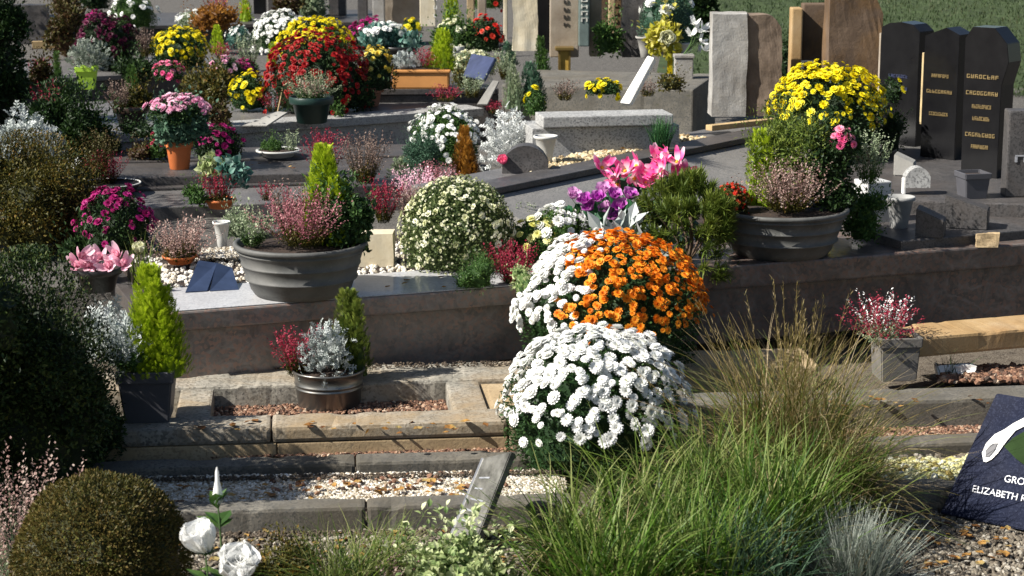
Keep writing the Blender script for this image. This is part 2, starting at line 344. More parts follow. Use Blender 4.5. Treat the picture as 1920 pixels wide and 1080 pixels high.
GRAVO = pebbmat('bark_orange', [(.03, .018, .012), (.09, .042, .026), (.18, .085, .05), (.31, .17, .10), (.48, .38, .28)])
GRAVD = pebbmat('pebbles_dark', [(.05, .04, .03), (.12, .10, .075), (.22, .19, .14), (.42, .39, .33)])
GRAVY = pebbmat('chips_yellow', [(.30, .22, .05), (.60, .55, .18), (.75, .74, .45), (.80, .80, .72)])

# ------------------------------------------------------------ plant builders (local to a parent)
def clump(p, k=9., ph_=0.):
    return .5+.25*(np.sin(p[:, 0]*k+ph_)*np.cos(p[:, 1]*k*1.3+1.7+ph_)+np.sin(p[:, 2]*k*1.7+ph_*2+p[:, 0]*k*.6))
def dome_pts(n, w, h, tmax=112, zc=.36, jit=1., lump=.07):
    i = np.arange(n)+.5; c1 = math.cos(R(tmax)); ct = 1-(1-c1)*i/n; th = np.arccos(np.clip(ct, -1, 1)); fi = i*2.399963+rng.random()*6
    fi = fi+rng.normal(0, .9*jit/np.sqrt(n), n)*3; th = np.clip(th+rng.normal(0, 1.2*jit/np.sqrt(n), n), 0, R(tmax+5))
    st, ct = np.sin(th), np.cos(th); k = rng.random()*6
    rad = 1+lump*np.sin(3*fi+k)*st+lump*.7*np.sin(5*fi+2*k+3*th)+lump*.5*np.cos(7*th+k)
    nrm = np.stack([np.cos(fi)*st, np.sin(fi)*st, ct], 1)
    hz = np.where(ct > 0, h*(1-zc), h*zc/max(.2, -c1) if c1 < 0 else h*zc)
    pos = np.stack([nrm[:, 0]*w/2*rad, nrm[:, 1]*w/2*rad, h*zc+ct*hz*rad], 1)
    return pos, unit(np.stack([nrm[:, 0]/w, nrm[:, 1]/w, nrm[:, 2]/(2*h*(1-zc))], 1)), th
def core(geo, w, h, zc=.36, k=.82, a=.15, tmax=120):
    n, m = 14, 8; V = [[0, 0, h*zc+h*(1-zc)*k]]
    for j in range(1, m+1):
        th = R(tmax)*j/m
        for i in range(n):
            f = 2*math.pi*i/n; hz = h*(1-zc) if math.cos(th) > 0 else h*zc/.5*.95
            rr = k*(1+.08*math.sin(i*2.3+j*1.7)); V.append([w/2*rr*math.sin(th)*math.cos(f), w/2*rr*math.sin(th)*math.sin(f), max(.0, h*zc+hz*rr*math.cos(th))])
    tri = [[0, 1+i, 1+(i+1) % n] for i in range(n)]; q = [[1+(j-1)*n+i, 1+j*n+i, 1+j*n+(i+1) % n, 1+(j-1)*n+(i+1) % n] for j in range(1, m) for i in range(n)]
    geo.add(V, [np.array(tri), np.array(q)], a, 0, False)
def foliage_dome(geo, w, h, n, size, tpl=T_LEAF, zc=.36, shell=(.80, 1.0), up=.3, lump=.08, kcore=.8, spread=.7):
    p, nr, th = dome_pts(n, w, h, 118, zc, 2.5, lump); c = np.array([0, 0, h*zc]); q = c+(p-c)*rng.uniform(*shell, (n, 1))
    d = nr+rng.normal(0, spread, (n, 3)); d[:, 2] += up
    rnd = np.clip(.6*rng.random(n)+.5*clump(q, 5/max(w, .05), rng.random()*6)-.05, 0, 1)
    geo.inst(tpl, q, frames(d, nr), size*rng.uniform(.6, 1.25, n), rnd)
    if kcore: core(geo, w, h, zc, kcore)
def mum(root, w, h, s, off=(0, 0, 0), pet=M_WHI, eye=C_GRN, leaf=G_MUM, fs=.036, cover=1., skirt=.5, tmax=100, lump=.09, name='blossoms', gaps=.25, keepf=None):
    """dome of blossoms over a leafy cushion; fs = flower diameter in metres"""
    g = Geo(); lf = max(.016, 3.0/s); nl = int(min(9000, 6.5*w*(h+w*.5)/(lf*lf)))
    foliage_dome(g, w*.95, h*.95, nl, lf, T_LEAF, kcore=.84, lump=lump)
    fo = g.build('foliage', leaf, root, off)
    A = math.pi*w/2*(w/2+h*.9); n = int(cover*A*1.35/(fs*fs)); n = min(n, 2600)
    p, nr, th = dome_pts(n, w, h, tmax, .36, 1.6, lump)
    keep = rng.random(n) < np.clip(1.05-skirt*(th/R(tmax))**3, 0, 1)
    cl = clump(p, 16/max(w, .05)*1.2, rng.random()*6); keep &= (cl > gaps*.9) | (rng.random(n) < .25)
    if keepf: keep &= keepf(p)
    p, nr = p[keep], nr[keep]; k = len(p); c = np.array([0, 0, h*.36]); p = c+(p-c)*rng.uniform(.95, 1.05, (k, 1))
    d = nr*1.0+rng.normal(0, .25, (k, 3)); d[:, 2] += .25; d[:, 1] -= .1
    px = fs*s; tpl = FL_NEAR if px > 16 else (FL_MID if px > 8 else FL_FAR)
    g2 = Geo(); g2.inst(tpl, p, frames(d, rng.normal(0, 1, (k, 3))), fs*.5*rng.uniform(.55, 1.25, k), np.clip(.12+.8*rng.random(k), 0, 1))
    b = g2.build(name, [pet, eye], root, off); return fo, b
def spikes(root, w, h, s, off=(0, 0, 0), mat=M_HEA, base=G_OLIVE, n=None, name='heather', lean=38, dens=1., tip=None, green=.35):
    """heather: many upright stems covered with tiny florets"""
    fl = max(.007, 2.1/s); n = n or int(np.clip(w*h/(fl*fl)*.07*dens, 26, 260)); g = Geo()
    fi = rng.random(n)*6.283; lean_ = np.abs(rng.normal(0, 1, n)).clip(0, 1.7)/1.3*R(lean); L = h*rng.uniform(.72, 1.08, n)
    rb = np.sqrt(rng.random(n))*w*.18; b = np.stack([rb*np.cos(fi), rb*np.sin(fi), np.zeros(n)], 1)
    tgt = np.minimum(w*.5, L*np.sin(lean_)*1.0); d = np.stack([np.cos(fi)*tgt, np.sin(fi)*tgt, L*np.cos(lean_*.8)], 1)
    m = max(8, int(h/fl*.95)); m = min(m, 26)
    t = np.linspace(.08, 1, m); Q = b[:, None]+d[:, None]*t[None, :, None]; bend = np.sin(t*3.1)[None, :, None]*rng.normal(0, .03, (n, 1, 3))*h; Q = Q+bend
    Q = Q.reshape(-1, 3)+rng.normal(0, fl*.35, (n*m, 3)); T = np.tile(t, n); dd = np.repeat(unit(d), m, 0)+rng.normal(0, .75, (n*m, 3))
    rnd = np.clip(np.repeat(rng.random(n)*.6, m)+rng.random(n*m)*.4+T*.12, 0, 1)
    up = T > green+rng.normal(0, .08, n*m)
    g.inst(t_leaf(.34, .1), Q[up], frames(dd[up]), fl*1.5*rng.uniform(.7, 1.2, up.sum()), rnd[up], 0)
    lo = ~up; g.inst(T_LEAF, Q[lo], frames(dd[lo]), fl*1.9*np.ones(lo.sum()), rnd[lo], 1)
    W = fl*.12; V = np.stack([b-[W, 0, 0], b+[W, 0, 0], b+d*.9], 1).reshape(-1, 3); ix = np.arange(n)*3
    g.add(V, [np.stack([ix, ix+1, ix+2], 1)], .2, 1)
    return g.build(name, [mat, base], root, off)
def conifer(root, w, h, s, off=(0, 0, 0), mat=G_LIME, name='conifer', n=None, plumes=9, tip=1., taper=.85, dens=1.):
    g = Geo(); L = max(.026, 5.5/s); n = n or int(np.clip(w*h/(L*L)*9*dens, 250, 6500))
    pl = rng.integers(0, plumes, n); pf = np.arange(plumes)*2.4+rng.random(); pr = np.where(np.arange(plumes) == 0, 0, rng.uniform(.30, .62, plumes))*w/2; phh = np.where(np.arange(plumes) < 2, 1, rng.uniform(.62, .98, plumes))*h
    t = rng.random(n)**.85; rr = (w*.30)*(1-taper*t**1.3)*np.sqrt(rng.uniform(.3, 1, n)); a = rng.random(n)*6.283
    cx = np.cos(pf[pl])*pr[pl]*(1-.35*t); cy = np.sin(pf[pl])*pr[pl]*(1-.35*t)
    p = np.stack([cx+rr*np.cos(a), cy+rr*np.sin(a), t*(phh[pl]-L*.7)], 1)
    d = np.stack([np.cos(a)*.42+cx/w*.5, np.sin(a)*.42+cy/w*.5, np.full(n, 1.)], 1)+rng.normal(0, .16, (n, 3))
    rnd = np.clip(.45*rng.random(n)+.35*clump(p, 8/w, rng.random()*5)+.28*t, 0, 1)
    g.inst(T_SPRAY, p, frames(d, unit(np.stack([np.cos(a), np.sin(a), a*0], 1))), L*rng.uniform(.7, 1.3, n), rnd)
    for k in range(plumes):
        V = [[math.cos(pf[k])*pr[k]*.65, math.sin(pf[k])*pr[k]*.65, phh[k]*.78]]
        for i in range(7): V.append([math.cos(pf[k])*pr[k]+w*.17*math.cos(i*.9), math.sin(pf[k])*pr[k]+w*.17*math.sin(i*.9), 0.])
        g.add(V, [np.array([[0, 1+i, 1+(i+1) % 7] for i in range(7)])], .12)
    return g.build(name, mat, root, off)
def silver(root, w, h, s, off=(0, 0, 0), mat=G_SILVER, name='silver_leaves', n=None, size=None, tpl=T_LOBED, dens=1.):
    g = Geo(); L = size or max(.04, 9/s); n = n or int(np.clip(w*h/(L*L)*11*dens, 60, 1800))
    p, nr, th = dome_pts(n, w*.85, h*.9, 105, .3, 2, .12); c = np.array([0, 0, h*.25]); q = c+(p-c)*rng.uniform(.35, 1., (n, 1))
    d = nr*.7+rng.normal(0, .5, (n, 3)); d[:, 2] += .55
    g.inst(tpl, q, frames(d, nr), L*rng.uniform(.6, 1.2, n), np.clip(rng.random(n)*.75+.35*clump(q, 7/w), 0, 1))
    return g.build(name, mat, root, off)
def bush(root, w, h, s, off=(0, 0, 0), mat=G_DARK, name='foliage', size=None, tpl=T_LEAF, lobes=5, n=None, dens=1., zc=.4, stems=True, kcore=.72):
    """uneven shrub: several overlapping leafy lobes with gaps and sprigs"""
    g = Geo(); L = size or max(.022, 4/s); tot = n or int(np.clip(w*h/(L*L)*16*dens, 300, 30000))
    for k in range(lobes+1):
        if k == 0: lw, lh, o = w*.8, h*.88, np.zeros(3)
        else:
            f = k*2.4+rng.random(); lw = w*rng.uniform(.36, .52); lh = lw*rng.uniform(.8, 1.2); lh = min(lh, h*.6)
            o = np.array([math.cos(f)*(w-lw)*.5, math.sin(f)*(w-lw)*.5, rng.uniform(.05, 1)*(h-lh)*.92])
        gg = Geo(); m = int(tot/(lobes+1)*(2 if k == 0 else .85)); foliage_dome(gg, lw, lh, m, L, tpl, zc, (.72, 1.08), .35, .12, kcore, .8)
        for V, A in zip(gg.V, gg.A): g.V.append(V+o); g.A.append(A)
        for f_, mi, sm in gg.F: g.F.append((f_+g.n, mi, sm))
        g.n += gg.n
    m = int(tot*.16); a = rng.random(m//6+1)*6.283; el = rng.uniform(.2, 1.5, m//6+1)     # sprigs that break the outline
    base = np.stack([np.cos(a)*np.cos(el)*w*.48, np.sin(a)*np.cos(el)*w*.48, h*.4+np.sin(el)*h*.55], 1); dr = unit(base-[0, 0, h*.2])
    q = (base[:, None]+dr[:, None]*np.linspace(0, L*3.5, 6)[None, :, None]).reshape(-1, 3)+rng.normal(0, L*.2, ((m//6+1)*6, 3))
    g.inst(tpl, q, frames(np.repeat(dr, 6, 0)+rng.normal(0, .6, q.shape)), L*rng.uniform(.5, 1, len(q)), rng.random(len(q)))
    return g.build(name, mat, root, off)
def blades(root, n, L, s, off=(0, 0, 0), mat=G_GRASS, name='blades', base=.05, spread=30, droop=80, width=.004, segs=7, az=None, azs=3.2, tipc=.35):
    g = Geo(); fi = rng.uniform(-math.pi, math.pi, n) if az is None else rng.normal(az, azs, n)
    th0 = np.abs(rng.normal(0, 1, n))*R(spread); ll = L*rng.uniform(.55, 1.1, n); dr = R(droop)*rng.uniform(.35, 1.2, n)
    rb = np.sqrt(rng.random(n))*base; fb = rng.random(n)*6.283
    p = np.stack([rb*np.cos(fb), rb*np.sin(fb), np.zeros(n)], 1); V = np.zeros((n, segs+1, 2, 3)); T = np.zeros((n, segs+1, 2))
    side = np.stack([-np.sin(fi), np.cos(fi), np.zeros(n)], 1)+rng.normal(0, .25, (n, 3)); side = unit(side)
    wd = max(width, 1.0/s)*rng.uniform(.6, 1.2, n)
    for j in range(segs+1):
        t = j/segs; ww = wd*(1-t**2.2)*.5+wd*.06; V[:, j, 0] = p-side*ww[:, None]; V[:, j, 1] = p+side*ww[:, None]; T[:, j] = t
        fi = fi+rng.normal(0, .10, n); kink = (rng.random(n) < .012)*rng.uniform(.3, 1.1, n); th0 = th0+kink
        th = np.minimum(th0+dr*t**1.4, R(165)); hd = np.sin(th)
        p = p+np.stack([np.cos(fi)*hd, np.sin(fi)*hd, np.cos(th)], 1)*(ll/segs)[:, None]+rng.normal(0, .0012, (n, 3))
        p[:, 2] = np.maximum(p[:, 2], .004)
    r = rng.random(n)[:, None, None]*.75; A = np.clip(r+T*tipc, 0, 1)
    ix = (np.arange(n)*(segs+1)*2)[:, None]+np.arange(segs)[None]*2; Fq = np.stack([ix, ix+1, ix+3, ix+2], 2).reshape(-1, 4)
    g.add(V.reshape(-1, 3), [Fq], A.reshape(-1)); return g.build(name, mat, root, off)
def plumes(root, n, L, s, off, mat, spread=16, base=.05, name='seed_heads'):
    g = Geo(); fi = rng.random(n)*6.283; th = np.abs(rng.normal(0, 1, n))*R(spread); ll = L*rng.uniform(.7, 1.1, n)
    d = np.stack([np.cos(fi)*np.sin(th), np.sin(fi)*np.sin(th), np.cos(th)], 1); m = 26; t = np.linspace(.62, 1, m)
    q = d[:, None]*ll[:, None, None]*t[None, :, None]; q[..., 2] -= (t[None]**4)*.03*ll[:, None]; q = q.reshape(-1, 3)+rng.normal(0, .003, (n*m, 3))
    g.inst(T_NEEDLE, q, frames(np.repeat(d, m, 0)+rng.normal(0, .35, (n*m, 3))), .022*rng.uniform(.6, 1.2, n*m), rng.uniform(.5, 1, n*m))
    W = .0009; e = d*ll[:, None]; ix = np.arange(n)*4; sd = unit(np.cross(d, [0, 1, .1]))*W
    V = np.stack([-sd, sd, e*.97+sd*.6, e*.97-sd*.6], 1).reshape(-1, 3); g.add(V, [np.stack([ix, ix+1, ix+2, ix+3], 1)], .7)
    return g.build(name, mat, root, off)
# big single flowers
def petal_grid(L, Wd, cup, curl, nu=7, nv=7):
    V = []; 
    for i in range(nu):
        t = i/(nu-1); broad = curl > .2
        for j in range(nv):
            q = (j/(nv-1)-.5)*2; wv = Wd*math.sin(math.pi*min(.97, .12+.80*t))**.8 if not broad else Wd*math.sin(math.pi*(.10+.56*t))
            x = q*wv*.5; V.append([x, t*L*math.cos(cup*t)*(1-(.22*q*q*t if broad else 0)), t*L*math.sin(cup*t)*1.0+(q*q)*curl*Wd*t-(t**5)*L*.14*broad])
    Fq = [[i*nv+j, i*nv+j+1, (i+1)*nv+j+1, (i+1)*nv+j] for i in range(nu-1) for j in range(nv-1)]
    return np.array(V), np.array(Fq)
def bloom(root, size, mat, off, direction, rings, name='flower', eye=None, rnd0=None):
    """single large flower: rings = (n petals, length factor, opening angle from the axis deg, width factor, curl)"""
    g = Geo(); d = unit(np.array([direction], float))[0]; a0 = rng.random()*6
    z = Vector(d); x = z.orthogonal().normalized(); y = z.cross(x); B = np.array([x, y, z]).T
    for n, lf, op, wf, curl in rings:
        V, Fq = petal_grid(size*lf, size*wf, .25, curl)
        for i in range(n):
            a = a0+2*math.pi*i/n+rng.normal(0, .08); o = R(op)+rng.normal(0, .1)
            # petal axis y -> leans by o from flower axis
            W = np.stack([V[:, 0], V[:, 1]*math.sin(o)-V[:, 2]*math.cos(o), V[:, 1]*math.cos(o)+V[:, 2]*math.sin(o)], 1)
            W = np.stack([W[:, 0]*math.cos(a)-W[:, 1]*math.sin(a), W[:, 0]*math.sin(a)+W[:, 1]*math.cos(a), W[:, 2]], 1)
            T = np.clip((rng.random()*.3 if rnd0 is None else rnd0)+.7*V[:, 1]/size, 0, 1)
            g.add(W@B.T, [Fq], T, 0, True)
        a0 += .6
    if eye:
        g.add(ICO[0]*size*.12@B.T+d*size*.08, ICO[1], .5, 1)
    return g.build(name, [mat]+([eye] if eye else []), root, off)
LILY = [(3, 1, 62, .42, .1), (3, 1, 54, .36, .1)]
ROSE = [(5, .95, 40, 1.0, .42), (5, .9, 26, .95, .48), (4, .8, 15, .8, .5), (3, .68, 6, .6, .5)]
def stem(root, a, b, r, mat=STEM, name='stem', bend=.02, n=6):
    g = Geo(); a = Vector(a); b = Vector(b); k = 8; V = []
    for i in range(k+1):
        t = i/k; c = a.lerp(b, t)+Vector((bend*math.sin(t*3.14), 0, 0))
        for j in range(n): V.append([c.x+r*(1-.3*t)*math.cos(j*6.283/n), c.y+r*(1-.3*t)*math.sin(j*6.283/n), c.z])
    g.add(V, [np.array([[i*n+j, i*n+(j+1) % n, (i+1)*n+(j+1) % n, (i+1)*n+j] for i in range(k) for j in range(n)])], .4, 0, True)
    return g.build(name, mat, root)
# pots
def pot_round(root, r, h, mat, kind='tapered', off=(0, 0, 0), soil=True):
    g = Geo()
    if kind == 'bowl':
        prof = [(r*.66, 0), (r*.70, .004), (r*.74, h*.1), (r*.755, h*.12), (r*.80, h*.30), (r*.845, h*.315), (r*.85, h*.345), (r*.825, h*.36), (r*.88, h*.58), (r*.895, h*.585), (r*.895, h*.61), (r*.885, h*.62), (r*.93, h*.82), (r*.955, h*.83), (r*.96, h*.855), (r*.94, h*.87), (r*.95, h*.9), (r, h*.915), (r*1.005, h*.96), (r*.995, h), (r*.94, h), (r*.93, h*.96), (r*.9, h*.86)]
    elif kind == 'bucket':
        prof = [(r*.80, 0), (r*.84, .003), (r*.845, h*.03), (r*.90, h*.52), (r*.925, h*.535), (r*.93, h*.56), (r*.905, h*.575), (r*.91, h*.62), (r*.935, h*.635), (r*.94, h*.66), (r*.92, h*.675), (r*.955, h*.93), (r*1.0, h*.95), (r*1.0, h*.99), (r*.975, h), (r*.94, h*.99), (r*.9, h*.86)]
    elif kind == 'wide':
        prof = [(r*.62, 0), (r*.66, .003), (r*.84, h*.7), (r*.97, h*.72), (r*1.0, h*.78), (r*1.0, h*.97), (r*.97, h), (r*.9, h*.98), (r*.86, h*.85)]
    elif kind == 'vase':
        prof = [(r*.45, 0), (r*.5, .003), (r*.62, h*.4), (r*.85, h*.88), (r*1.0, h*.92), (r, h), (r*.9, h), (r*.8, h*.85)]
    else:
        prof = [(r*.66, 0), (r*.70, .003), (r*.88, h*.74), (r*.90, h*.76), (r*.985, h*.77), (r*1.0, h*.8), (r*1.01, h*.98), (r*.98, h), (r*.92, h*.99), (r*.88, h*.85)]
    lathe(g, prof, 48); g.add([[0, 0, .002]]+[[prof[0][0]*math.cos(i*.5236), prof[0][0]*math.sin(i*.5236), .002] for i in range(12)], [np.array([[0, 1+(i+1) % 12, 1+i] for i in range(12)])])
    o = g.build('pot', mat, root, off)
    if soil:
        g = Geo(); rs = prof[-1][0]*1.02; z = h*.88; g.add([[0, 0, z+.01]]+[[rs*math.cos(i*.2618), rs*math.sin(i*.2618), z+rng.normal(0, .002)] for i in range(24)], [np.array([[0, 1+i, 1+(i+1) % 24] for i in range(24)])], .4); g.build('soil', SOIL, root, off)
    return o
def pot_square(root, w, h, mat, rz=.15, taper=.82, off=(0, 0, 0)):
    bm = bmesh.new()
    def ring(k, z): return [bm.verts.new((sx*w/2*k, sy*w/2*k, z)) for sx, sy in ((-1, -1), (1, -1), (1, 1), (-1, 1))]
    rs = [ring(k, z) for k, z in ((taper*.9, 0), (taper*.93, h*.01), (.93, h*.78), (.99, h*.785), (1.0, h*.8), (1.02, h*.985), (1.0, h), (.9, h), (.88, h*.86))]
    for a, b in zip(rs, rs[1:]):
        for i in range(4): bm.faces.new([a[i], a[(i+1) % 4], b[(i+1) % 4], b[i]])
    bm.faces.new(rs[0][::-1]); bmesh.ops.bevel(bm, geom=[e for e in bm.edges if abs(e.verts[0].co.z-e.verts[1].co.z) > h*.1], offset=w*.03, segments=3, affect='EDGES')
    o = from_bm(bm, 'pot', mat, root, loc=off, rot=(0, 0, rz))
    box('soil', -w*.43, w*.43, -w*.43, w*.43, h*.84, h*.88, SOIL, root, 0).rotation_euler = (0, 0, rz); return o

# ------------------------------------------------------------ placement from the photograph's measured boxes to ground positions
def put(name, label, cat, bx, z, foot=.5, group=None, rz=0, Y=None):
    """bx=(x0,x1,ytop,ybottom) measured on the photograph; returns root, width, height, px-per-metre"""
    x0, x1, yt, yb = bx; cx = (x0+x1)/2
    if Y is None:
        p = P(cx, yb, z); s = scale_at(p); r = (x1-x0)/2/s; Y = p.y+r*foot
    c = PY(cx, yb, Y); c.z = z; s = scale_at(c); ww = (x1-x0)/s
    zt = PY(cx, yt, Y).z; return thing(name, label, cat, (c.x, Y, z), rz, group), ww, max(.03, zt-z), s
def sub(root, x0, x1, yt, yb, dy=0.):
    Y = root.location.y+dy; a = PY((x0+x1)/2, yb, Y); s = scale_at(a); b = PY((x0+x1)/2, yt, Y)
    return dict(w=(x1-x0)/s, h=max(.02, b.z-a.z), s=s, off=(a.x-root.location.x, dy, a.z-root.location.z))
def L_(p, root): return (p[0]-root.location.x, p[1]-root.location.y, p[2]-root.location.z)

# ============================================================ THE SETTING
def sheet(name, pts, mat, z=None):
    bm = bmesh.new(); bm.faces.new([bm.verts.new(p) for p in pts]); bmesh.ops.recalc_face_normals(bm, faces=bm.faces)
    o = from_bm(bm, name, mat); o['kind'] = 'structure'; return o
M_EARTH = stone('earth', [(.035, .026, .018), (.075, .058, .042), (.12, .10, .075)], 16, (.18, .155, .12), 260, .4, .95, .9)
M_PATH = stone('path_gravel', [(.03, .028, .025), (.06, .055, .048), (.10, .09, .08)], 20, (.16, .15, .135), 220, .4, .95, .8)
M_LAWN = stone('lawn_soil', [(.02, .032, .010), (.035, .055, .016), (.05, .08, .025)], 9, None, rough=.95, bump=.8)
sheet('ground', [(-300, -20, 0), (300, -20, 0), (300, 420, 0), (-300, 420, 0)], M_EARTH)
bm = bmesh.new()
fe = [(-60, 7.95), (.2, 7.95), (2.6, 8.75), (60, 8.75)]
tv = [bm.verts.new((x, y, .30)) for x, y in fe]; bv = [bm.verts.new((x, y, 0)) for x, y in fe]
bm.faces.new(tv+[bm.verts.new((60, 60, .30)), bm.verts.new((-60, 60, .30))])
for i in range(3): bm.faces.new([bv[i], bv[i+1], tv[i+1], tv[i]])
tag(from_bm(bm, 'terrace', M_PATH), kind='structure')
# lawn behind the stones on the right: a gentle bank
bm = bmesh.new(); gx = np.linspace(1.0, 30, 40); gy = np.linspace(14.5, 55, 50)
def lawn_z(x, y): return .306+max(0, (y-15.5))*.10+.03*mnoise.noise(Vector((x*.5, y*.5, 0)))+(0 if y > 14.6 else -.02)
vv = [[bm.verts.new((x+ (y-14.5)*.11, y, lawn_z(x, y))) for x in gx] for y in gy]
for i in range(49):
    for j in range(39): bm.faces.new([vv[i][j], vv[i][j+1], vv[i+1][j+1], vv[i+1][j]])
tag(from_bm(bm, 'lawn', M_LAWN, smooth=True), kind='structure')
n = 60000; yy = 14.6+14*rng.random(n)**1.3; xx = 1.1+(yy-14.5)*.11+rng.random(n)*6.5
zz = np.array([lawn_z(x-(y-14.5)*.11, y) for x, y in zip(xx, yy)]); g = Geo()
q = np.stack([xx, yy, zz-.005], 1); d = rng.normal(0, .5, (n, 3)); d[:, 2] = 1
g.inst(t_leaf(.10, .02), q, frames(d), .045*rng.uniform(.6, 1.3, n), np.clip(rng.random(n)*.6+.5*clump(q, 2.2), 0, 1))
tag(g.build('grass', leafmat('lawn_blades', [(.018, .034, .012), (.032, .058, .02), (.06, .09, .034), (.085, .09, .045)], .3)), 'short green lawn behind the dark headstones', 'grass', kind='stuff')

# ---- stone graves, each a thing of its own
def grave(name, label, cat, a, b, zt, group=None):
    A = P(a[0], a[1], zt); B = P(b[0], b[1], zt); d = B-A
    t = thing(name, label, cat, (A.x, A.y, 0), math.atan2(d.y, d.x), group); return t, d.length
def bx(name, t, x0, x1, y0, y1, z0, z1, mat, bev=.006):
    if mat.name in ('stone_kerb_grey', 'stone_kerb_light', 'stone_sandstone') and x1-x0 > 1.25 and bev > .003:        # long runs are laid in lengths with joints
        k = max(2, round((x1-x0)/.85)); cuts = [x0]+[x0+(x1-x0)*(i+random.uniform(-.12, .12))/k for i in range(1, k)]+[x1]
        for i in range(k): o = bx(name, t, cuts[i]+(.002 if i else 0), cuts[i+1]-(.002 if i < k-1 else 0), y0+random.uniform(0, .003), y1, z0, z1-random.uniform(0, .003), mat, bev)
        return o
    o = box(name, x0, x1, y0, y1, z0, z1, mat, t, bev)
    if mat.name in ('stone_kerb_grey', 'stone_kerb_light', 'stone_sandstone', 'stone_ochre', 'stone_weathered') and bev > .005:      # worn, chipped edges
        bm = bmesh.new(); bm.from_mesh(o.data)
        ed = [e for e in bm.edges if abs(e.verts[0].co.x-e.verts[1].co.x) > .3]; bmesh.ops.subdivide_edges(bm, edges=ed, cuts=int(min(90, (x1-x0)/.022)), use_grid_fill=True)
        sd = random.random()*50
        for v in bm.verts:
            q = v.co*1.0+Vector((sd, 0, 0)); c = max(0, mnoise.noise(q*16)-.12)*.022
            ey = min(abs(v.co.y-y0), abs(v.co.y-y1)); ez = abs(v.co.z-z1); near = max(0, 1-(ey+ez)/.03)
            v.co.z -= c*near; v.co.y += (1 if abs(v.co.y-y0) < abs(v.co.y-y1) else -1)*c*near*.8
            v.co.z += mnoise.noise(q*3)*.0035 if v.co.z > (z0+z1)/2 else 0
        bm.to_mesh(o.data); bm.free()
    return o
# front kerb A (two stones meeting), kerb B, grave frame C, its right-hand neighbour
t, L = grave('kerb_stone', 'dark grey kerb stone in front of the white gravel strip', 'kerb', (180, 962), (1075, 940), .085)
bx('block', t, 0, L*.56, 0, .10, -.02, .085, ST_KERB, .012); bx('block', t, L*.56+.004, L, .001, .10, -.02, .084, ST_KERB, .012)
t, L = grave('kerb_stone', 'grey kerb stone below the yellow chips at the right', 'kerb', (1400, 925), (1960, 908), .085)
bx('block', t, 0, L, 0, .10, -.02, .085, ST_KERB, .012)
t, L = grave('kerb_stone', 'narrow grey kerb between white gravel and sandstone grave edge', 'kerb', (150, 880), (1075, 853), .07)
bx('block', t, 0, L, 0, .10, -.02, .07, ST_KERB, .012)
t, L = grave('kerb_stone', 'narrow grey kerb between orange bark and yellow chips', 'kerb', (1400, 845), (1960, 822), .07)
bx('block', t, 0, L, 0, .11, -.02, .07, ST_KERB, .012)
t, L = grave('grave_border', 'sandstone grave border with bark bed holding the zinc bucket', 'grave', (150, 812), (952, 788), .145)
W = L
bx('front_kerb', t, 0, L, .004, .168, -.02, .088, ST_SAND, .004); bx('kerb_cap', t, 0, L, 0, .17, .0885, .145, ST_KERB2, .014)
bx('back_kerb', t, 0, L+.25, .56, .83, -.02, .143, ST_KERB2, .01)
bx('side_kerb', t, .30, .42, .174, .556, -.02, .140, ST_KERB2, .01); bx('side_kerb', t, L-.17, L-.05, .174, .556, -.02, .140, ST_KERB2, .01)
bx('soil', t, .42, L-.17, .17, .56, .02, .055, SOIL, 0)
bx('side_panel', t, L-.046, L+.30, .174, .556, -.02, .128, ST_SAND, .006)
bx('end_kerb', t, L+.006, L+.30, .001, .168, -.02, .142, ST_KERB2, .01)
tC, LC = t, L
t, L = grave('grave_border', 'grey grave border with dark hollow bed at the right edge', 'grave', (1180, 762), (1985, 742), .145)
bx('front_kerb', t, 0, L, 0, .17, -.02, .145, ST_KERB, .014); bx('back_kerb', t, 0, L*.52, .52, .80, -.02, .143, ST_SAND, .01)
bx('soil', t, .0, L, .17, .52, .0, .035, SOIL, 0)
bx('inner_panel', t, L*.11, L*.16, .174, .516, -.02, .120, ST_KERB, .006)
t, L = grave('stone_beam', 'golden ochre stone beam lying above the dark hollow', 'beam', (1716, 634), (1985, 611), .215)
bx('block', t, 0, L, 0, .22, .135, .215, ST_OCHRE, .012)
# brown granite grave D1
t, L = grave('granite_tomb', 'brown granite tomb with top coloured bright as if sunlit, under the left grey bowl', 'grave', (318, 585), (1052, 529), .40)
bx('base_wall', t, .02, L-.02, .03, .50, .10, .322, ST_HIM, .004); bx('rim', t, 0, L, .0, .09, .326, .397, ST_HIM, .008)
bx('front_top', t, .0, L, .006, .40, .3975, .402, ST_TOP, .002)  # pale sheet on the brown stone, its bright lit look put into the colour
bx('bed_soil', t, .02, L-.02, .40, 1.25, .28, .385, SOIL, 0)
bx('rim_side', t, -.05, L-.04, .51, 1.35, .10, .32, ST_GREYD, .004)
g = Geo(); n = 1500; q = np.stack([rng.uniform(.05, L-.05, n), rng.uniform(.42, 1.1, n), np.full(n, .388)], 1)
g.inst(ICO, q, frames(rng.normal(0, 1, (n, 3))), rng.uniform(.006, .013, (n, 3)), rng.uniform(.3, 1, n)); tag(g.build('pebbles', GRAVW, t), kind='stuff')
t, L = grave('granite_tomb', 'dark wave-veined granite tomb under the right grey bowl', 'grave', (1130, 516), (1990, 452), .42)
bx('base_wall', t, .02, L-.02, .03, .60, .10, .322, ST_HIM2, .004); bx('rim', t, 0, L, .0, .62, .326, .42, ST_HIM2, .008)
bx('bed_soil', t, .10, L-.1, .62, 1.2, .28, .40, SOIL, 0)
tD2, LD2 = t, L
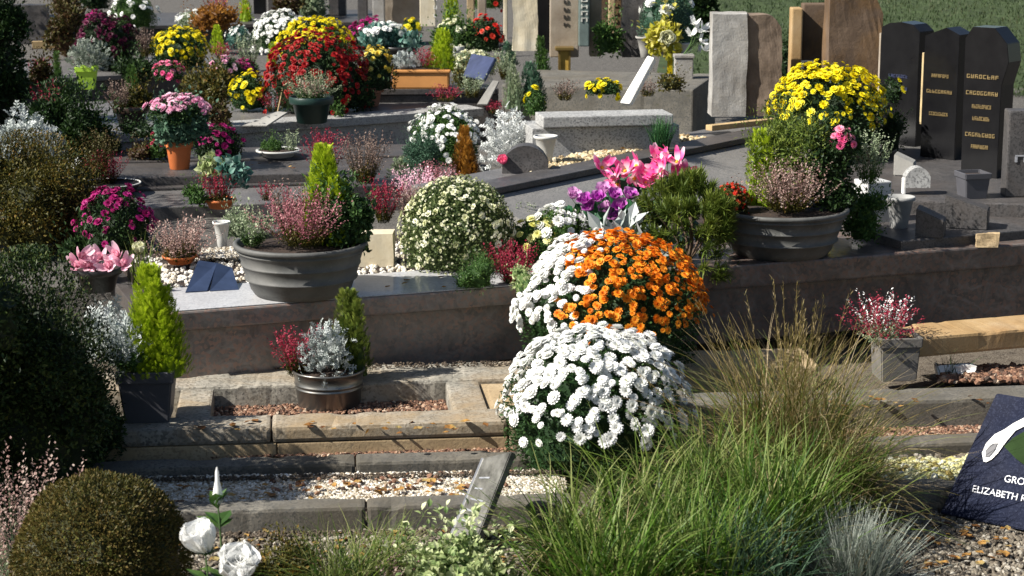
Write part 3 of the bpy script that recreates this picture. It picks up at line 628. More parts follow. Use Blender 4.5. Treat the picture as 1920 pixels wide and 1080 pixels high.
# slates behind the left side
t, L = grave('slate_tomb', 'low slate tomb behind the magenta mum at the left', 'grave', (205, 392), (760, 372), .36)
bx('lower_slab', t, 0, L, 0, .50, .28, .36, ST_GREY, .006)
bx('upper_slab', t, .03, L+.2, .505, 1.0, .28, .375, ST_GREYD, .006)
t, L = grave('slate_tomb', 'slate tomb carrying the terracotta pot of pale pink mums', 'grave', (190, 334), (905, 318), .42)
bx('lower_slab', t, 0, L, 0, .5, .28, .42, ST_GREYD, .006); bx('upper_slab', t, 0, L, .505, .95, .28, .43, ST_GREYD, .006)
# big sloping grey face on the right
t, L = grave('long_grey_tomb', 'long polished grey tomb side running behind the pink lilies', 'grave', (905, 356), (1480, 240), .58)
bm = bmesh.new(); sec = [(-.50, .28), (-.50, .36), (-.012, .545), (.05, .545), (.05, .28)]
va = [bm.verts.new((0, y, z)) for y, z in sec]; vb = [bm.verts.new((L, y, z)) for y, z in sec]; bm.faces.new(va); bm.faces.new(vb[::-1])
for i in range(5): bm.faces.new([va[i], vb[i], vb[(i+1) % 5], va[(i+1) % 5]])
bmesh.ops.recalc_face_normals(bm, faces=bm.faces); from_bm(bm, 'sloping_lid', stone('granite_mid_grey', [(.22, .21, .195), (.30, .285, .265)], 5, (.15, .15, .14), 200, .5, .3, .02, (.19, .18, .17), .5), t); bx('rim', t, -.01, L+.01, -.015, .16, .549, .58, ST_GREYD, .006)
bx('top_slab', t, .0, L, .165, .42, .28, .56, ST_GREY, .006)
g = Geo(); n = 700; q = np.stack([rng.uniform(.6, L*.8, n), rng.uniform(.19, .38, n), np.full(n, .563)], 1)
g.inst(ICO, q, frames(rng.normal(0, 1, (n, 3))), rng.uniform(.006, .02, (n, 3)), rng.random(n)); tag(g.build('pebbles', pebbmat('pebbles_tan', [(.3, .2, .1), (.5, .4, .22), (.7, .62, .45)]), t), kind='stuff')
# low slate bed with the small conifers
t, L = grave('slate_tomb', 'small slate bed with the rust conifer and blue green shrub', 'grave', (628, 350), (925, 338), .43)
bx('slab', t, 0, L, 0, .6, .28, .43, ST_GREYD, .006); bx('bed', t, .05, L-.05, .602, 1.0, .28, .41, ST_GREY, .004)
# light granite F
t, L = grave('light_granite_tomb', 'long light granite tomb with blue shaded top under the red mum', 'grave', (150, 256), (905, 203), .52)
bx('wall', t, 0, L, .03, .6, .28, .465, ST_GRAN, .004); bx('cap', t, -.01, L+.01, 0, .22, .469, .52, ST_GRAN, .006)
bx('top_slab', t, 0, L, .225, 1.6, .28, .514, ST_GREY, .006)
t, L = grave('light_granite_tomb', 'pale granite block steps below the leaning white plaque', 'grave', (1000, 220), (1270, 214), .75)
bx('wall', t, .0, L+.02, .03, .34, .28, .69, ST_GRAN, .004); bx('cap', t, .05, L-.02, 0, .22, .694, .75, ST_GRAN, .006)
t2 = t
t, L = grave('slate_tomb', 'dark slate tomb ledge under the orange flower trough', 'grave', (690, 168), (935, 166), .60)
bx('wall', t, 0, L, .02, .7, .28, .56, ST_GREYD, .004); bx('cap', t, -.01, L, 0, .72, .564, .60, ST_GREYD, .005)
t, L = grave('slate_tomb', 'dark slate slab between the yellow mum and the pink lilies, top left', 'grave', (30, 150), (480, 128), .50)
bx('wall', t, 0, L, .02, 1.2, .28, .46, ST_GREYD, .004); bx('cap', t, -.01, L, 0, 1.22, .464, .50, ST_GREY, .005)
t, L = grave('slate_tomb', 'far slate slab behind the yellow and white mums', 'grave', (60, 52), (740, 40), .50)
bx('wall', t, 0, L, .02, 1.6, .28, .46, ST_GREYD, .004); bx('cap', t, -.01, L, 0, 1.62, .464, .50, ST_GREYD, .005)
t, L = grave('stone_plinth', 'grey stone plinth under the row of tall steles', 'plinth', (940, 158), (1300, 168), .70)
bx('block', t, 0, L, 0, .9, .28, .70, ST_KERB, .01)
# right: dark slabs stepping down in front of the black headstones
t, L = grave('slate_tomb', 'dark slate step before the black headstones at the right edge', 'grave', (1690, 452), (1990, 425), .46)
bx('slab', t, 0, L, .0, .62, .28, .46, ST_GREYD, .006)
t, L = grave('slate_tomb', 'raised dark slate plinth carrying the black headstones', 'grave', (1560, 372), (1990, 385), .52)
bx('slab', t, 0, L, .0, 1.7, .28, .52, ST_GREYD, .006)

# ---- loose gravel and bark: nobody could count it
def scatter(name, label, cat, corners, z, n, sz, mat, flat=.6, tpl=ICO):
    a, b, c, d = [P(px, py, z) for px, py in corners]; u = rng.random(n); v = rng.random(n)
    q = np.array([(a.lerp(b, x)).lerp(d.lerp(c, x), y)[:] for x, y in zip(u, v)]); k = sz*rng.uniform(.5, 1.3, (n, 3)); k[:, 2] *= flat
    g = Geo(); Rm = frames(rng.normal(0, 1, (n, 3))); q[:, 2] += rng.random(n)*sz*.6
    g.inst(tpl, q, Rm, k, np.clip(rng.normal(.5, .28, n), 0, 1)); return tag(g.build(name, mat), label, cat, kind='stuff')
scatter('gravel', 'white pebbles between the two grey kerbs', 'gravel', ((170, 946), (1060, 936), (1060, 884), (170, 898)), .035, 9000, .0085, GRAVW)
scatter('leaf_litter', 'brown leaf scraps and bark on the white pebbles', 'litter', ((500, 930), (960, 912), (960, 885), (500, 900)), .045, 70, .011, GRAVO)
scatter('leaf_litter', 'orange bark against the foot of the sandstone border', 'litter', ((220, 862), (1060, 850), (1060, 834), (220, 850)), .04, 3200, .009, GRAVO)
scatter('leaf_litter', 'orange bark chips in front of the right grave border', 'litter', ((1400, 838), (1960, 818), (1960, 785), (1400, 800)), .035, 4500, .010, GRAVO)
scatter('gravel', 'yellow leaves and chips between the right kerbs', 'gravel', ((1500, 915), (1960, 900), (1960, 850), (1500, 862)), .03, 900, .012, GRAVD)
scatter('leaf_litter', 'yellow leaves and pale chips between the right kerbs', 'litter', ((1590, 912), (1830, 900), (1830, 864), (1590, 870)), .045, 420, .019, GRAVY, .5)
scatter('gravel', 'dark coarse gravel in front of the navy plaque', 'gravel', ((1400, 1120), (1990, 1120), (1990, 930), (1400, 955)), .005, 7000, .010, GRAVD)
scatter('gravel', 'grey and ochre gravel under the front plants', 'gravel', ((150, 1120), (1200, 1120), (1200, 985), (150, 1000)), .005, 6000, .009, GRAVD)
scatter('leaf_litter', 'red brown bark in the bed around the zinc bucket', 'litter', ((345, 788), (905, 768), (880, 715), (360, 725)), .062, 5200, .009, GRAVO)
scatter('leaf_litter', 'rust coloured leaves in the hollow bed at the right', 'litter', ((1760, 716), (1960, 716), (1960, 690), (1760, 690)), .045, 700, .017, GRAVO)

# ============================================================ LEFT FOREGROUND
def G(mat): return mat
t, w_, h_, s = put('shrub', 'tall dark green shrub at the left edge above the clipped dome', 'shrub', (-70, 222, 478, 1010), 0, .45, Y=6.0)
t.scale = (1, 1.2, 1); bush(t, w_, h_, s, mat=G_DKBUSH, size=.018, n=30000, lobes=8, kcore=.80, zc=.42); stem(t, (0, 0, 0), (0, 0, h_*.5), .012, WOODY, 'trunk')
t, w_, h_, s = put('shrub', 'lower dark green shrub touching the square pot', 'shrub', (20, 236, 610, 900), 0, .45, Y=6.34)
bush(t, w_, h_, s, mat=G_DKBUSH, size=.018, n=15000, lobes=8, kcore=.88)
t, w_, h_, s = put('shrub', 'dark green shrub cut off by the left edge of the picture', 'shrub', (-300, 90, 430, 980), 0, .45, Y=5.78)
bush(t, w_, h_, s, mat=G_DKBUSH, size=.019, n=20000, lobes=7, kcore=.86)
t, w_, h_, s = put('shrub', 'olive and rust brown shrub above the big dark shrub', 'shrub', (-60, 200, 262, 600), .3, .4, Y=8.7)
bush(t, w_, h_, s, mat=G_OLIVE, size=.018, n=20000, lobes=8)
t, w_, h_, s = put('shrub', 'yellow brown twiggy shrub left of the magenta mum', 'shrub', (80, 200, 362, 500), .3, .4, Y=8.6)
bush(t, w_, h_, s, mat=G_BROWN, size=.018, n=6000, lobes=6)
t, w_, h_, s = put('heather_plant', 'tall dusty pink heather at the lower left edge', 'heather', (-60, 140, 850, 1150), 0, .5)
spikes(t, w_, h_, s, mat=M_HEAD, base=G_SAGE, n=150, lean=34)
t, w_, h_, s = put('clipped_dome_shrub', 'clipped brown green dome shrub at the bottom left', 'shrub', (38, 352, 897, 1190), 0, .5)
g = Geo(); foliage_dome(g, w_, h_, 26000, .011, T_LEAF, zc=.45, shell=(.92, 1.03), up=.2, lump=.03, kcore=.94, spread=.5)
g.build('foliage', leafmat('leaf_hebe', [(.03, .032, .010), (.075, .075, .016), (.14, .095, .028), (.11, .14, .03)], .22), t)
# white eustoma
def eustoma(label, px, py, size, bud=False, Y=4.45, dirx=(0, -.5, .85)):
    c = PY(px, py, Y); t = thing('white_eustoma', label, 'flower', (c.x, Y, 0)); z = c.z
    stem(t, (0, 0, 0), (0, 0, z-.0), .0028, STEM, 'stem', .008)
    if bud:
        g = Geo(); prof = [(.002, 0), (.011, .012), (.0125, .028), (.0095, .045), (.005, .065), (.0045, .085), (.001, .098)]; lathe(g, [(r, z+zz) for r, zz in prof], 16); g.build('bud', M_WHI, t)
        g = Geo(); q = np.array([[0, 0, z-.006]]*7); a = np.arange(7)*.9; g.inst(T_LEAF6, q, frames(np.stack([np.cos(a)*.42, np.sin(a)*.42, np.ones(7)], 1)), .052*rng.uniform(.8, 1.1, 7), rng.random(7)); g.build('sepals', G_MID, t)
    else:
        bloom(t, size, M_WHI, (0, 0, z), dirx, ROSE, 'flower', None, .35)
        g = Geo(); q = np.array([[0, 0, z-.012]]*6); a = np.arange(6)*1.05; g.inst(T_LEAF6, q, frames(np.stack([np.cos(a)*.8, np.sin(a)*.8, np.ones(6)*.5], 1)), .035*np.ones(6), rng.random(6)); g.build('sepals', G_MID, t)
    g = Geo(); k = 14; a = rng.random(k)*6.28; q = np.stack([np.zeros(k), np.zeros(k), rng.uniform(.35, .92, k)*z], 1); g.inst(T_LEAF6, q, frames(np.stack([np.cos(a), np.sin(a), .6+0*a], 1)), rng.uniform(.04, .07, k), rng.random(k)); g.build('leaves', G_MID, t)
eustoma('closed white bud on the tallest stem at the bottom left', 409, 950, .05, True, 4.50)
eustoma('half open white bloom below the closed bud', 385, 1034, .085, False, 4.45, (-.25, -.35, 1))
eustoma('fully open white bloom at the bottom edge', 449, 1078, .095, False, 4.38, (.02, -.6, .8))
# conifer with silver plant in the square pot
rt, w_, h_, s = put('potted_conifer', 'square anthracite pot with lime conifer and silver leaves', 'potted plant', (226, 335, 686, 790), .145, .5)
pot_square(rt, w_*.97, h_*1.0, ANTH, .06)
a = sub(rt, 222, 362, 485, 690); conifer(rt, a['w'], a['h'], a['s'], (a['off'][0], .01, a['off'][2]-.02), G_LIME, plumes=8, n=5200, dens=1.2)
a = sub(rt, 188, 282, 590, 690, -.05); silver(rt, a['w'], a['h'], a['s'], a['off'], G_SILVER, n=230, size=.045)
a = sub(rt, 215, 285, 655, 692, -.06); bush(rt, a['w'], a['h'], a['s'], a['off'], G_MID, 'ground_leaves', size=.014, n=700, lobes=3)
t, w_, h_, s = put('silver_plant', 'silver leaved plant between the dark shrub and the lime conifer', 'plant', (150, 262, 560, 690), .145, .5, Y=7.35)
silver(t, w_, h_, s, mat=G_SILVER, size=.05, n=260)
# zinc bucket
rt, w_, h_, s = put('zinc_bucket_planter', 'dark zinc bucket with silver leaves, red heather and small conifer', 'potted plant', (549, 686, 690, 772), .055, .5)
pot_round(rt, w_/2, h_, ZINC, 'bucket')
a = sub(rt, 622, 700, 540, 700, .06); conifer(rt, a['w'], a['h'], a['s'], a['off'], G_PINE, plumes=4, n=1500, taper=.75)
a = sub(rt, 556, 668, 598, 704, -.03); silver(rt, a['w'], a['h'], a['s'], a['off'], G_SILVER, n=420, size=.036)
a = sub(rt, 518, 600, 612, 704, .0); spikes(rt, a['w'], a['h'], a['s'], a['off'], M_HEAC, n=60, lean=42)
# grass tuft, small plants in the front strip
def tuft(label, px, yb, L, n, spread, droop, mat=G_GRASS, name='grass_tuft', width=.0035, base=.06, az=None, azs=.8, segs=8, z=0):
    p = P(px, yb, z); t = thing(name, label, 'grass', p); s = scale_at(p); blades(t, n, L, s, (0, 0, 0), mat, 'blades', base, spread, droop, width, segs, az, azs)
    blades(t, int(n*.16), L*.85, s, (0, 0, 0), G_STRAW, 'dry_blades', base, spread*1.5, droop*1.35, width*.8, segs, az, azs); blades(t, int(n*.10), L*.3, s, (0, 0, 0), G_STRAW, 'thatch', base*1.2, 70, 60, width*.8, 4); return t, s
tuft('arching green grass tuft at the bottom beside the white bloom', 640, 1150, .30, 420, 30, 85, base=.07)
tuft('arching green grass tuft leaning right towards the glass plaque', 715, 1125, .27, 420, 34, 95, base=.06, az=.6, azs=1.4)
t, w_, h_, s = put('ground_cover_plant', 'yellow green leafy plant behind the open white bloom', 'plant', (455, 600, 1018, 1140), 0)
bush(t, w_, h_, s, mat=G_OLIVE, size=.015, n=2600); blades(t, 120, .16, s, mat=G_GRASS, spread=40, droop=60)
t, w_, h_, s = put('variegated_euonymus', 'white and green variegated shrub at the bottom centre', 'shrub', (765, 955, 1012, 1150), 0, .4)
bush(t, w_, h_, s, mat=G_VAR, size=.028, tpl=T_LEAF6, n=1700, lobes=5)
t, w_, h_, s = put('small_red_plant', 'small reddish green rosettes at the bottom edge', 'plant', (690, 800, 1045, 1150), 0)
spikes(t, w_, h_, s, mat=M_HEAD, base=G_TEAL, n=50)
# tilted glassy plaque
def panel(name, label, cat, quad, th, mat, part='panel'):
    """memorial slab: quad = four world points (front face), real thickness behind it"""
    t = thing(name, label, cat, quad[0]); q = [Vector(v)-quad[0] for v in quad]; nrm = (q[1]-q[0]).cross(q[3]-q[0]).normalized()
    if nrm.y < 0: nrm = -nrm
    bm = bmesh.new(); a = [bm.verts.new(v) for v in q]; b = [bm.verts.new(v+nrm*th) for v in q]; bm.faces.new(a); bm.faces.new(b[::-1])
    for i in range(4): bm.faces.new([a[i], b[i], b[(i+1) % 4], a[(i+1) % 4]])
    bmesh.ops.recalc_face_normals(bm, faces=bm.faces); bmesh.ops.bevel(bm, geom=bm.edges[:], offset=min(.003, th*.2), segments=2, affect='EDGES')
    from_bm(bm, part, mat, t); return t, nrm
pa = P(846, 1000, .03); pb = P(886, 1030, .03); pd = PY(905, 858, pa.y+.09); pc = PY(958, 846, pb.y+.12)
t, nr_ = panel('leaning_plaque', 'grey polished plaque leaning steeply beside the green grass', 'plaque', [pa, pb, pc, pd], .022, GLOSSG)
for k in range(5):
    g = Geo(); o = Vector(pa).lerp(pd, .2+.13*k)-pa; e = Vector(pb).lerp(pc, .2+.13*k)-pa; m0 = o.lerp(e, .2)-nr_*.0015; m1 = o.lerp(e, .2+.1*(k % 3)+.3)-nr_*.0015; u = (pd-pa)*.02
    g.add([m0, m1, m1+u, m0+u], [np.array([[0, 1, 2, 3]])]); g.build('inscription_line', SILV, t)
g = Geo(); e0, e1 = pa-Vector(pa), pd-pa; off = Vector((-.004, -.003, 0)); g.add([e0+off, e0+Vector((.003, -.003, 0)), e1+Vector((.003, -.003, 0)), e1+off], [np.array([[0, 1, 2, 3]])]); g.build('bright_edge', SILV, t)

# ============================================================ FRONT MUMS
t, w_, h_, s = put('chrysanthemum', 'large pure white mum in the front centre under the orange one', 'mum', (935, 1290, 622, 905), 0, .5)
mum(t, w_, h_, s, pet=M_WHI, eye=C_GRN, leaf=G_MUM, fs=.040, cover=1.2, skirt=.75, tmax=88, gaps=.12, lump=.05)
t, w_, h_, s = put('chrysanthemum', 'big mum of orange blossoms with a white left side, above the front white mum', 'mum', (966, 1325, 440, 648), .145, .35, Y=7.28)
fo, b_ = mum(t, w_, h_, s, pet=M_ORA, eye=C_ORA, fs=.031, cover=1.25, skirt=.8, tmax=90, gaps=.25, lump=.05, keepf=lambda p: p[:, 0]-.14*w_*p[:, 2]/h_ > -.30*w_+.05*np.sin(p[:, 2]*40)*w_+rng.normal(0, .03, len(p)), name='orange_blossoms')
fo2, b2 = mum(t, w_, h_, s, pet=M_WHI, eye=C_GRN, fs=.036, cover=1.25, skirt=.5, tmax=90, gaps=.12, lump=.05, keepf=lambda p: p[:, 0]-.14*w_*p[:, 2]/h_ < -.28*w_+.05*np.sin(p[:, 2]*40)*w_+rng.normal(0, .03, len(p)), name='white_blossoms')
bpy.data.objects.remove(fo2)
# ---- tall grasses
for lb, px, yb, L, n, sp_, dr_, mt, bs in (
    ('green grass clump arching over the front of the white mum', 1075, 1120, .44, 420, 26, 95, G_GRASS, .09), ('green grass clump below the white mum, right of its centre', 1190, 1075, .46, 480, 24, 90, G_GRASS, .10),
    ('bright green grass clump at the bottom edge below the orange mum', 1150, 1190, .42, 520, 22, 70, G_GRASS2, .12), ('dense green grass clump in the middle of the bottom edge', 1310, 1150, .42, 620, 20, 65, G_GRASS2, .12),
    ('tall green grass clump between white mum and seed heads', 1340, 1030, .46, 560, 20, 75, G_GRASS, .11), ('upright green grass left of the blue grey fescue', 1450, 1090, .46, 620, 16, 55, G_GRASS2, .11),
    ('green grass clump in front of the yellow chips', 1545, 1020, .42, 520, 20, 80, G_GRASS, .10), ('blue green grass clump behind the fescue', 1420, 1160, .34, 420, 22, 60, G_FESG, .10)):
    tuft(lb, px, yb, L, n, sp_, dr_, mt, base=bs, width=.0058, segs=9)
t, s = tuft('loose bronze tipped grass with feathery seed heads before the granite wall', 1480, 965, .64, 1000, 22, 74, G_GRASSB, base=.15, width=.0038, segs=9)
blades(t, 520, .58, s, (0, 0, 0), G_GRASS, 'green_blades', .14, 20, 85, .005, 9); plumes(t, 80, .70, s, (0, 0, 0), G_GRASSB, 18)
t, s = tuft('dry bronze grass spilling over the kerb beneath the right bowl', 1545, 1000, .46, 900, 30, 88, G_GRASSB, base=.10, width=.003, az=.2, azs=1.0)
t, s = tuft('blue grey fescue tuft at the bottom right', 1600, 1125, .27, 1300, 34, 22, G_FESC, 'fescue_tuft', .0028, .06, segs=6)
t, s = tuft('dark green strap leaved tuft at the bottom edge', 1195, 1130, .20, 160, 35, 60, G_BLUEG, 'iris_tuft', .010, .05)
# ---- navy plaque with calla lily
bl = P(1762, 962, .02); br = P(2060, 1022, .02); tl = PY(1868, 737, bl.y+.10); tr = bl+(br-bl)*.86+(tl-bl)*1.0
t, nr_ = panel('memorial_plaque', 'navy blue memorial plaque with white calla lily', 'plaque', [bl, br, tr, tl], .05, ST_NAVY, 'slab')
ux = (br-bl).normalized(); uz = (tl-bl)-ux*(tl-bl).dot(ux); uz.normalize(); rotm = Matrix((ux, uz, -nr_)).transposed().to_4x4()
def on_plaque(px, py):     # point of the plaque's face seen at a measured spot
    d = Vector(ray(px, py)); o = Vector((0, 0, CAMZ)); k = (bl-o).dot(nr_)/d.dot(nr_); return o+d*k-bl-nr_*.002
def text(name, body, size, mat, parent, loc, rot, ext=.0008, align='LEFT', spacing=1.):
    cu = bpy.data.curves.new(name, 'FONT'); cu.body = body; cu.size = size; cu.extrude = ext; cu.align_x = align; cu.space_character = spacing
    o = bpy.data.objects.new(name, cu); me = bpy.data.meshes.new_from_object(o); bpy.data.objects.remove(o)
    me.name = name; me.materials.clear(); me.materials.append(mat); o = bpy.data.objects.new(name, me); COL.objects.link(o); o.parent = parent
    o.matrix_local = Matrix.Translation(loc) @ rot; return o
text('inscription', 'GROU', .031, SILV, t, on_plaque(1882, 903), rotm); text('inscription', 'ELIZABETH R', .030, SILV, t, on_plaque(1822, 922), rotm)
def flat(name, pts, mat, parent, lift=.0): 
    bm = bmesh.new(); vs = [bm.verts.new(on_plaque(*p)-nr_*lift) for p in pts]; f = bm.faces.new(vs); r = bmesh.ops.extrude_face_region(bm, geom=[f])
    bmesh.ops.translate(bm, vec=-nr_*.003, verts=[v for v in r['geom'] if isinstance(v, bmesh.types.BMVert)]); bmesh.ops.recalc_face_normals(bm, faces=bm.faces); return from_bm(bm, name, mat, parent)
flat('calla_flower', [(1845, 866), (1842, 850), (1850, 832), (1866, 815), (1884, 806), (1900, 795), (1925, 782), (1925, 798), (1905, 808), (1888, 828), (1872, 850), (1860, 862), (1850, 867)], WHITEST, t)
flat('calla_throat', [(1849, 858), (1850, 845), (1862, 833), (1872, 832), (1866, 846), (1856, 857)], ANTH, t, .0035)
flat('calla_leaf', [(1884, 838), (1900, 822), (1925, 808), (1960, 815), (1955, 860), (1925, 875), (1905, 860)], plain('plaque_leaf_green', (.02, .04, .012), .8, spec=.1), t, .001)
# heather in a grey pot at the right
rt, w_, h_, s = put('potted_heather', 'grey pot of crimson heather beside the ochre beam', 'potted plant', (1636, 1716, 626, 712), .06, .5)
pot_square(rt, w_, h_, plain('pot_brown_grey', (.15, .14, .125), .7, var=.2, bump=.3), .1, .9)
a = sub(rt, 1588, 1722, 556, 640); spikes(rt, a['w'], a['h'], a['s'], a['off'], M_HEAC, G_SAGE, n=90, lean=55)
a = sub(rt, 1600, 1700, 545, 640, .04); spikes(rt, a['w'], a['h'], a['s'], a['off'], M_WHI, G_SAGE, n=26, lean=45, name='white_heather')
pp = P(1790, 700, .05); t = thing('plastic_scrap', 'crumpled white wrapper in the dark hollow at the right', 'litter', pp)
rock('wrapper', .14, .07, .035, WHITEST, t, n=8, amp=.02, sc=14)
p = P(1785, 708, .04); t = thing('dark_sage_plant', 'small dark sprig in the hollow bed', 'plant', p); blades(t, 40, .12, scale_at(p), mat=G_DARK, spread=45, droop=60)

# ============================================================ MIDDLE BAND
def bowl(label, box_, z, foot=.3):
    rt, w_, h_, s = put('bowl_planter', label, 'planter', box_, z, foot); pot_round(rt, w_/2, h_, BOWLM, 'bowl'); return rt, s
rt, s = bowl('big ribbed grey bowl with lime conifer and mauve heather', (441, 691, 452, 568), .402, .72)
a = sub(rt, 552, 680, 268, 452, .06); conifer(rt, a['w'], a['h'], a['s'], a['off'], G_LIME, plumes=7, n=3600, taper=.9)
a = sub(rt, 606, 698, 368, 462, .0); bush(rt, a['w'], a['h'], a['s'], a['off'], G_MUM, 'dark_shrub', size=.026, n=1800, tpl=T_LEAF6)
a = sub(rt, 575, 640, 340, 440, .02); bush(rt, a['w'], a['h'], a['s'], a['off'], G_MID, 'green_shrub', size=.022, n=800)
a = sub(rt, 488, 655, 358, 462, -.09); spikes(rt, a['w'], a['h'], a['s'], a['off'], M_HEA, n=150, lean=48)
a = sub(rt, 432, 512, 388, 462, -.02); spikes(rt, a['w'], a['h'], a['s'], a['off'], G_SAGE, G_MID, n=60, lean=50, name='sage_heather')
a = sub(rt, 500, 590, 345, 445, .08); spikes(rt, a['w'], a['h'], a['s'], a['off'], M_HEAB, G_OLIVE, n=50, lean=30, name='brown_heather')
rt, s = bowl('big ribbed grey bowl with pink heather at the right', (1338, 1588, 388, 484), .42, .40)
a = sub(rt, 1395, 1560, 300, 396, -.08); spikes(rt, a['w'], a['h'], a['s'], a['off'], M_HEAD, n=170, lean=50, name='pink_heather')
a = sub(rt, 1400, 1545, 215, 372, .08); bush(rt, a['w'], a['h'], a['s'], a['off'], G_PINE, 'green_shrub', size=.03, n=2400, lobes=6, tpl=T_NARROW, kcore=.5); spikes(rt, a['w'], a['h']*1.05, a['s'], a['off'], G_PINE, G_MID, n=90, lean=40, name='green_sprigs')
a = sub(rt, 1395, 1460, 240, 385, .05); conifer(rt, a['w'], a['h'], a['s'], a['off'], G_LIME, 'lime_sprigs', n=500, plumes=3)
a = sub(rt, 1500, 1605, 235, 400, .06); bush(rt, a['w'], a['h'], a['s'], a['off'], G_DARK, 'dark_shrub', size=.024, n=2400, tpl=T_LEAF6)
a = sub(rt, 1592, 1668, 245, 345, .10); spikes(rt, a['w'], a['h'], a['s'], a['off'], G_SAGE, G_MID, n=60, lean=36, name='silver_heather')
a = sub(rt, 1338, 1404, 345, 398, -.02); mum(rt, a['w'], a['h'], a['s'], a['off'], M_SCA, C_YEL, G_OLIVE, fs=.016, cover=.8, name='red_flowers')
a = sub(rt, 1555, 1605, 238, 292, .0); mum(rt, a['w'], a['h'], a['s'], a['off'], M_HOT, C_YEL, G_DARK, fs=.035, cover=.6, name='pink_flowers')
t, w_, h_, s = put('low_green_plant', 'low green and rusty leaves right of the pink heather bowl', 'plant', (1575, 1660, 350, 462), .42, .5)
bush(t, w_, h_, s, mat=G_MID, size=.02, n=1300)
# white-budded dome
t, w_, h_, s = put('chrysanthemum', 'round green mum dotted with tiny white buds', 'mum', (750, 966, 331, 512), .39, .5)
g = Geo(); foliage_dome(g, w_*.98, h_*.98, 9000, .016, T_LEAF, kcore=.86, lump=.03); g.build('foliage', leafmat('leaf_budded', [(.05, .08, .025), (.11, .15, .05), (.26, .30, .12)], .25), t)
p_, n_, th_ = dome_pts(1250, w_, h_, 112, .36, 2.5, .03); g = Geo(); k = len(p_)
g.inst(FL_FAR, p_, frames(n_+rng.normal(0, .3, (k, 3)), rng.normal(0, 1, (k, 3))), np.where(rng.random(k) < .10, .013, .0052)*rng.uniform(.7, 1.3, k), rng.random(k)); g.build('buds', [M_CRE, C_GRN], t)
# orange/magenta etc in front of the tomb
t, w_, h_, s = put('yellow_primrose_bunch', 'pale yellow flower bunch behind the white and orange mums', 'flowers', (945, 1075, 408, 500), .40, .5)
mum(t, w_, h_, s, pet=M_LEM, eye=C_YEL, leaf=G_MID, fs=.042, cover=.85, skirt=.9, tmax=85)
t, w_, h_, s = put('crimson_ball_plant', 'small crimson heather ball left of the pale yellow flowers', 'heather', (922, 1000, 456, 504), .40, .4, Y=7.55)
spikes(t, w_, h_, s, mat=M_HEAC, base=G_MID, n=110, lean=60, green=.1)
t, w_, h_, s = put('white_flower_bunch', 'white and lime flower bunch above the pale yellow ones', 'flowers', (990, 1110, 388, 470), .40, .5, Y=7.95)
mum(t, w_, h_, s, pet=M_WHI, eye=C_GRN, leaf=G_MID, fs=.045, cover=.7)
t, w_, h_, s = put('silver_plant', 'silver strap leaves behind the top of the orange mum', 'plant', (1085, 1250, 395, 470), .40, .4, Y=7.8)
silver(t, w_, h_, s, mat=G_SILVER, size=.09, n=90, tpl=T_LEAF)
t, w_, h_, s = put('moss_cushion', 'low green moss cushion at the foot of the budded mum', 'plant', (850, 940, 478, 512), .40, .4, Y=7.45)
bush(t, w_, h_, s, mat=G_MID, size=.010, n=1400, lobes=4)
t, w_, h_, s = put('lemon_sprig', 'lemon green seedling at the foot of the white mum', 'plant', (955, 1010, 495, 535), .40, .4, Y=7.35)
bush(t, w_, h_, s, mat=G_VAR, size=.014, n=350, lobes=3)
# pink lily bouquet & purple cyclamen
rt, w_, h_, s = put('cyclamen', 'purple cyclamen with broad green leaves behind the orange mum', 'flowers', (1055, 1215, 345, 470), .40, .4, Y=8.05)
g = Geo(); p_, n_, _ = dome_pts(170, w_, h_*.75, 100, .3, 2); g.inst(T_ROUND, p_*[1, 1, .95], frames(n_+rng.normal(0, .3, p_.shape), n_), .05*rng.uniform(.6, 1.2, len(p_)), rng.random(len(p_))); g.build('leaves', leafmat('leaf_broad', [(.01, .05, .02), (.03, .12, .05), (.08, .22, .10)], .2), rt)
for i, (px, py) in enumerate(((1072, 372), (1098, 382), (1122, 378), (1140, 398), (1150, 372), (1165, 392), (1132, 362), (1155, 412), (1178, 372), (1190, 412), (1110, 395))):
    c = PY(px, py, rt.location.y-.08-.02*(i % 3)); o = L_(c, rt); stem(rt, (o[0]*.3, o[1]*.3, .02), o, .0018)
    bloom(rt, .052, M_PPL, o, (rng.normal(0, .35), -.5, .8), [(5, 1, 50, .75, .3), (4, .8, 22, .6, .3)], 'flower', None, None if i % 3 else .6)
rt, w_, h_, s = put('lily_bouquet', 'bright pink and white lily bouquet before the long grey tomb', 'flowers', (1110, 1305, 272, 455), .40, .4, Y=8.35)
g = Geo(); p_, n_, _ = dome_pts(150, w_*.8, h_*.62, 100, .3, 2); g.inst(T_LEAF6, p_, frames(n_+rng.normal(0, .4, p_.shape), n_), .08*rng.uniform(.6, 1.2, len(p_)), rng.random(len(p_))); g.build('leaves', G_BLUEG, rt)
for i, (px, py) in enumerate(((1128, 315), (1150, 335), (1172, 322), (1195, 312), (1188, 335), (1215, 325), (1232, 300), (1252, 290), (1240, 320), (1270, 305), (1262, 330), (1285, 325), (1210, 345), (1290, 345), (1160, 345), (1225, 340))):
    c = PY(px, py, rt.location.y-.10+.03*(i % 4)); o = L_(c, rt); stem(rt, (o[0]*.3, o[1]*.3, .02), o, .002)
    bloom(rt, .074, M_LILY, o, (rng.normal(0, .6), -.75, .55+rng.normal(0, .3)), LILY, 'flower', C_YEL)
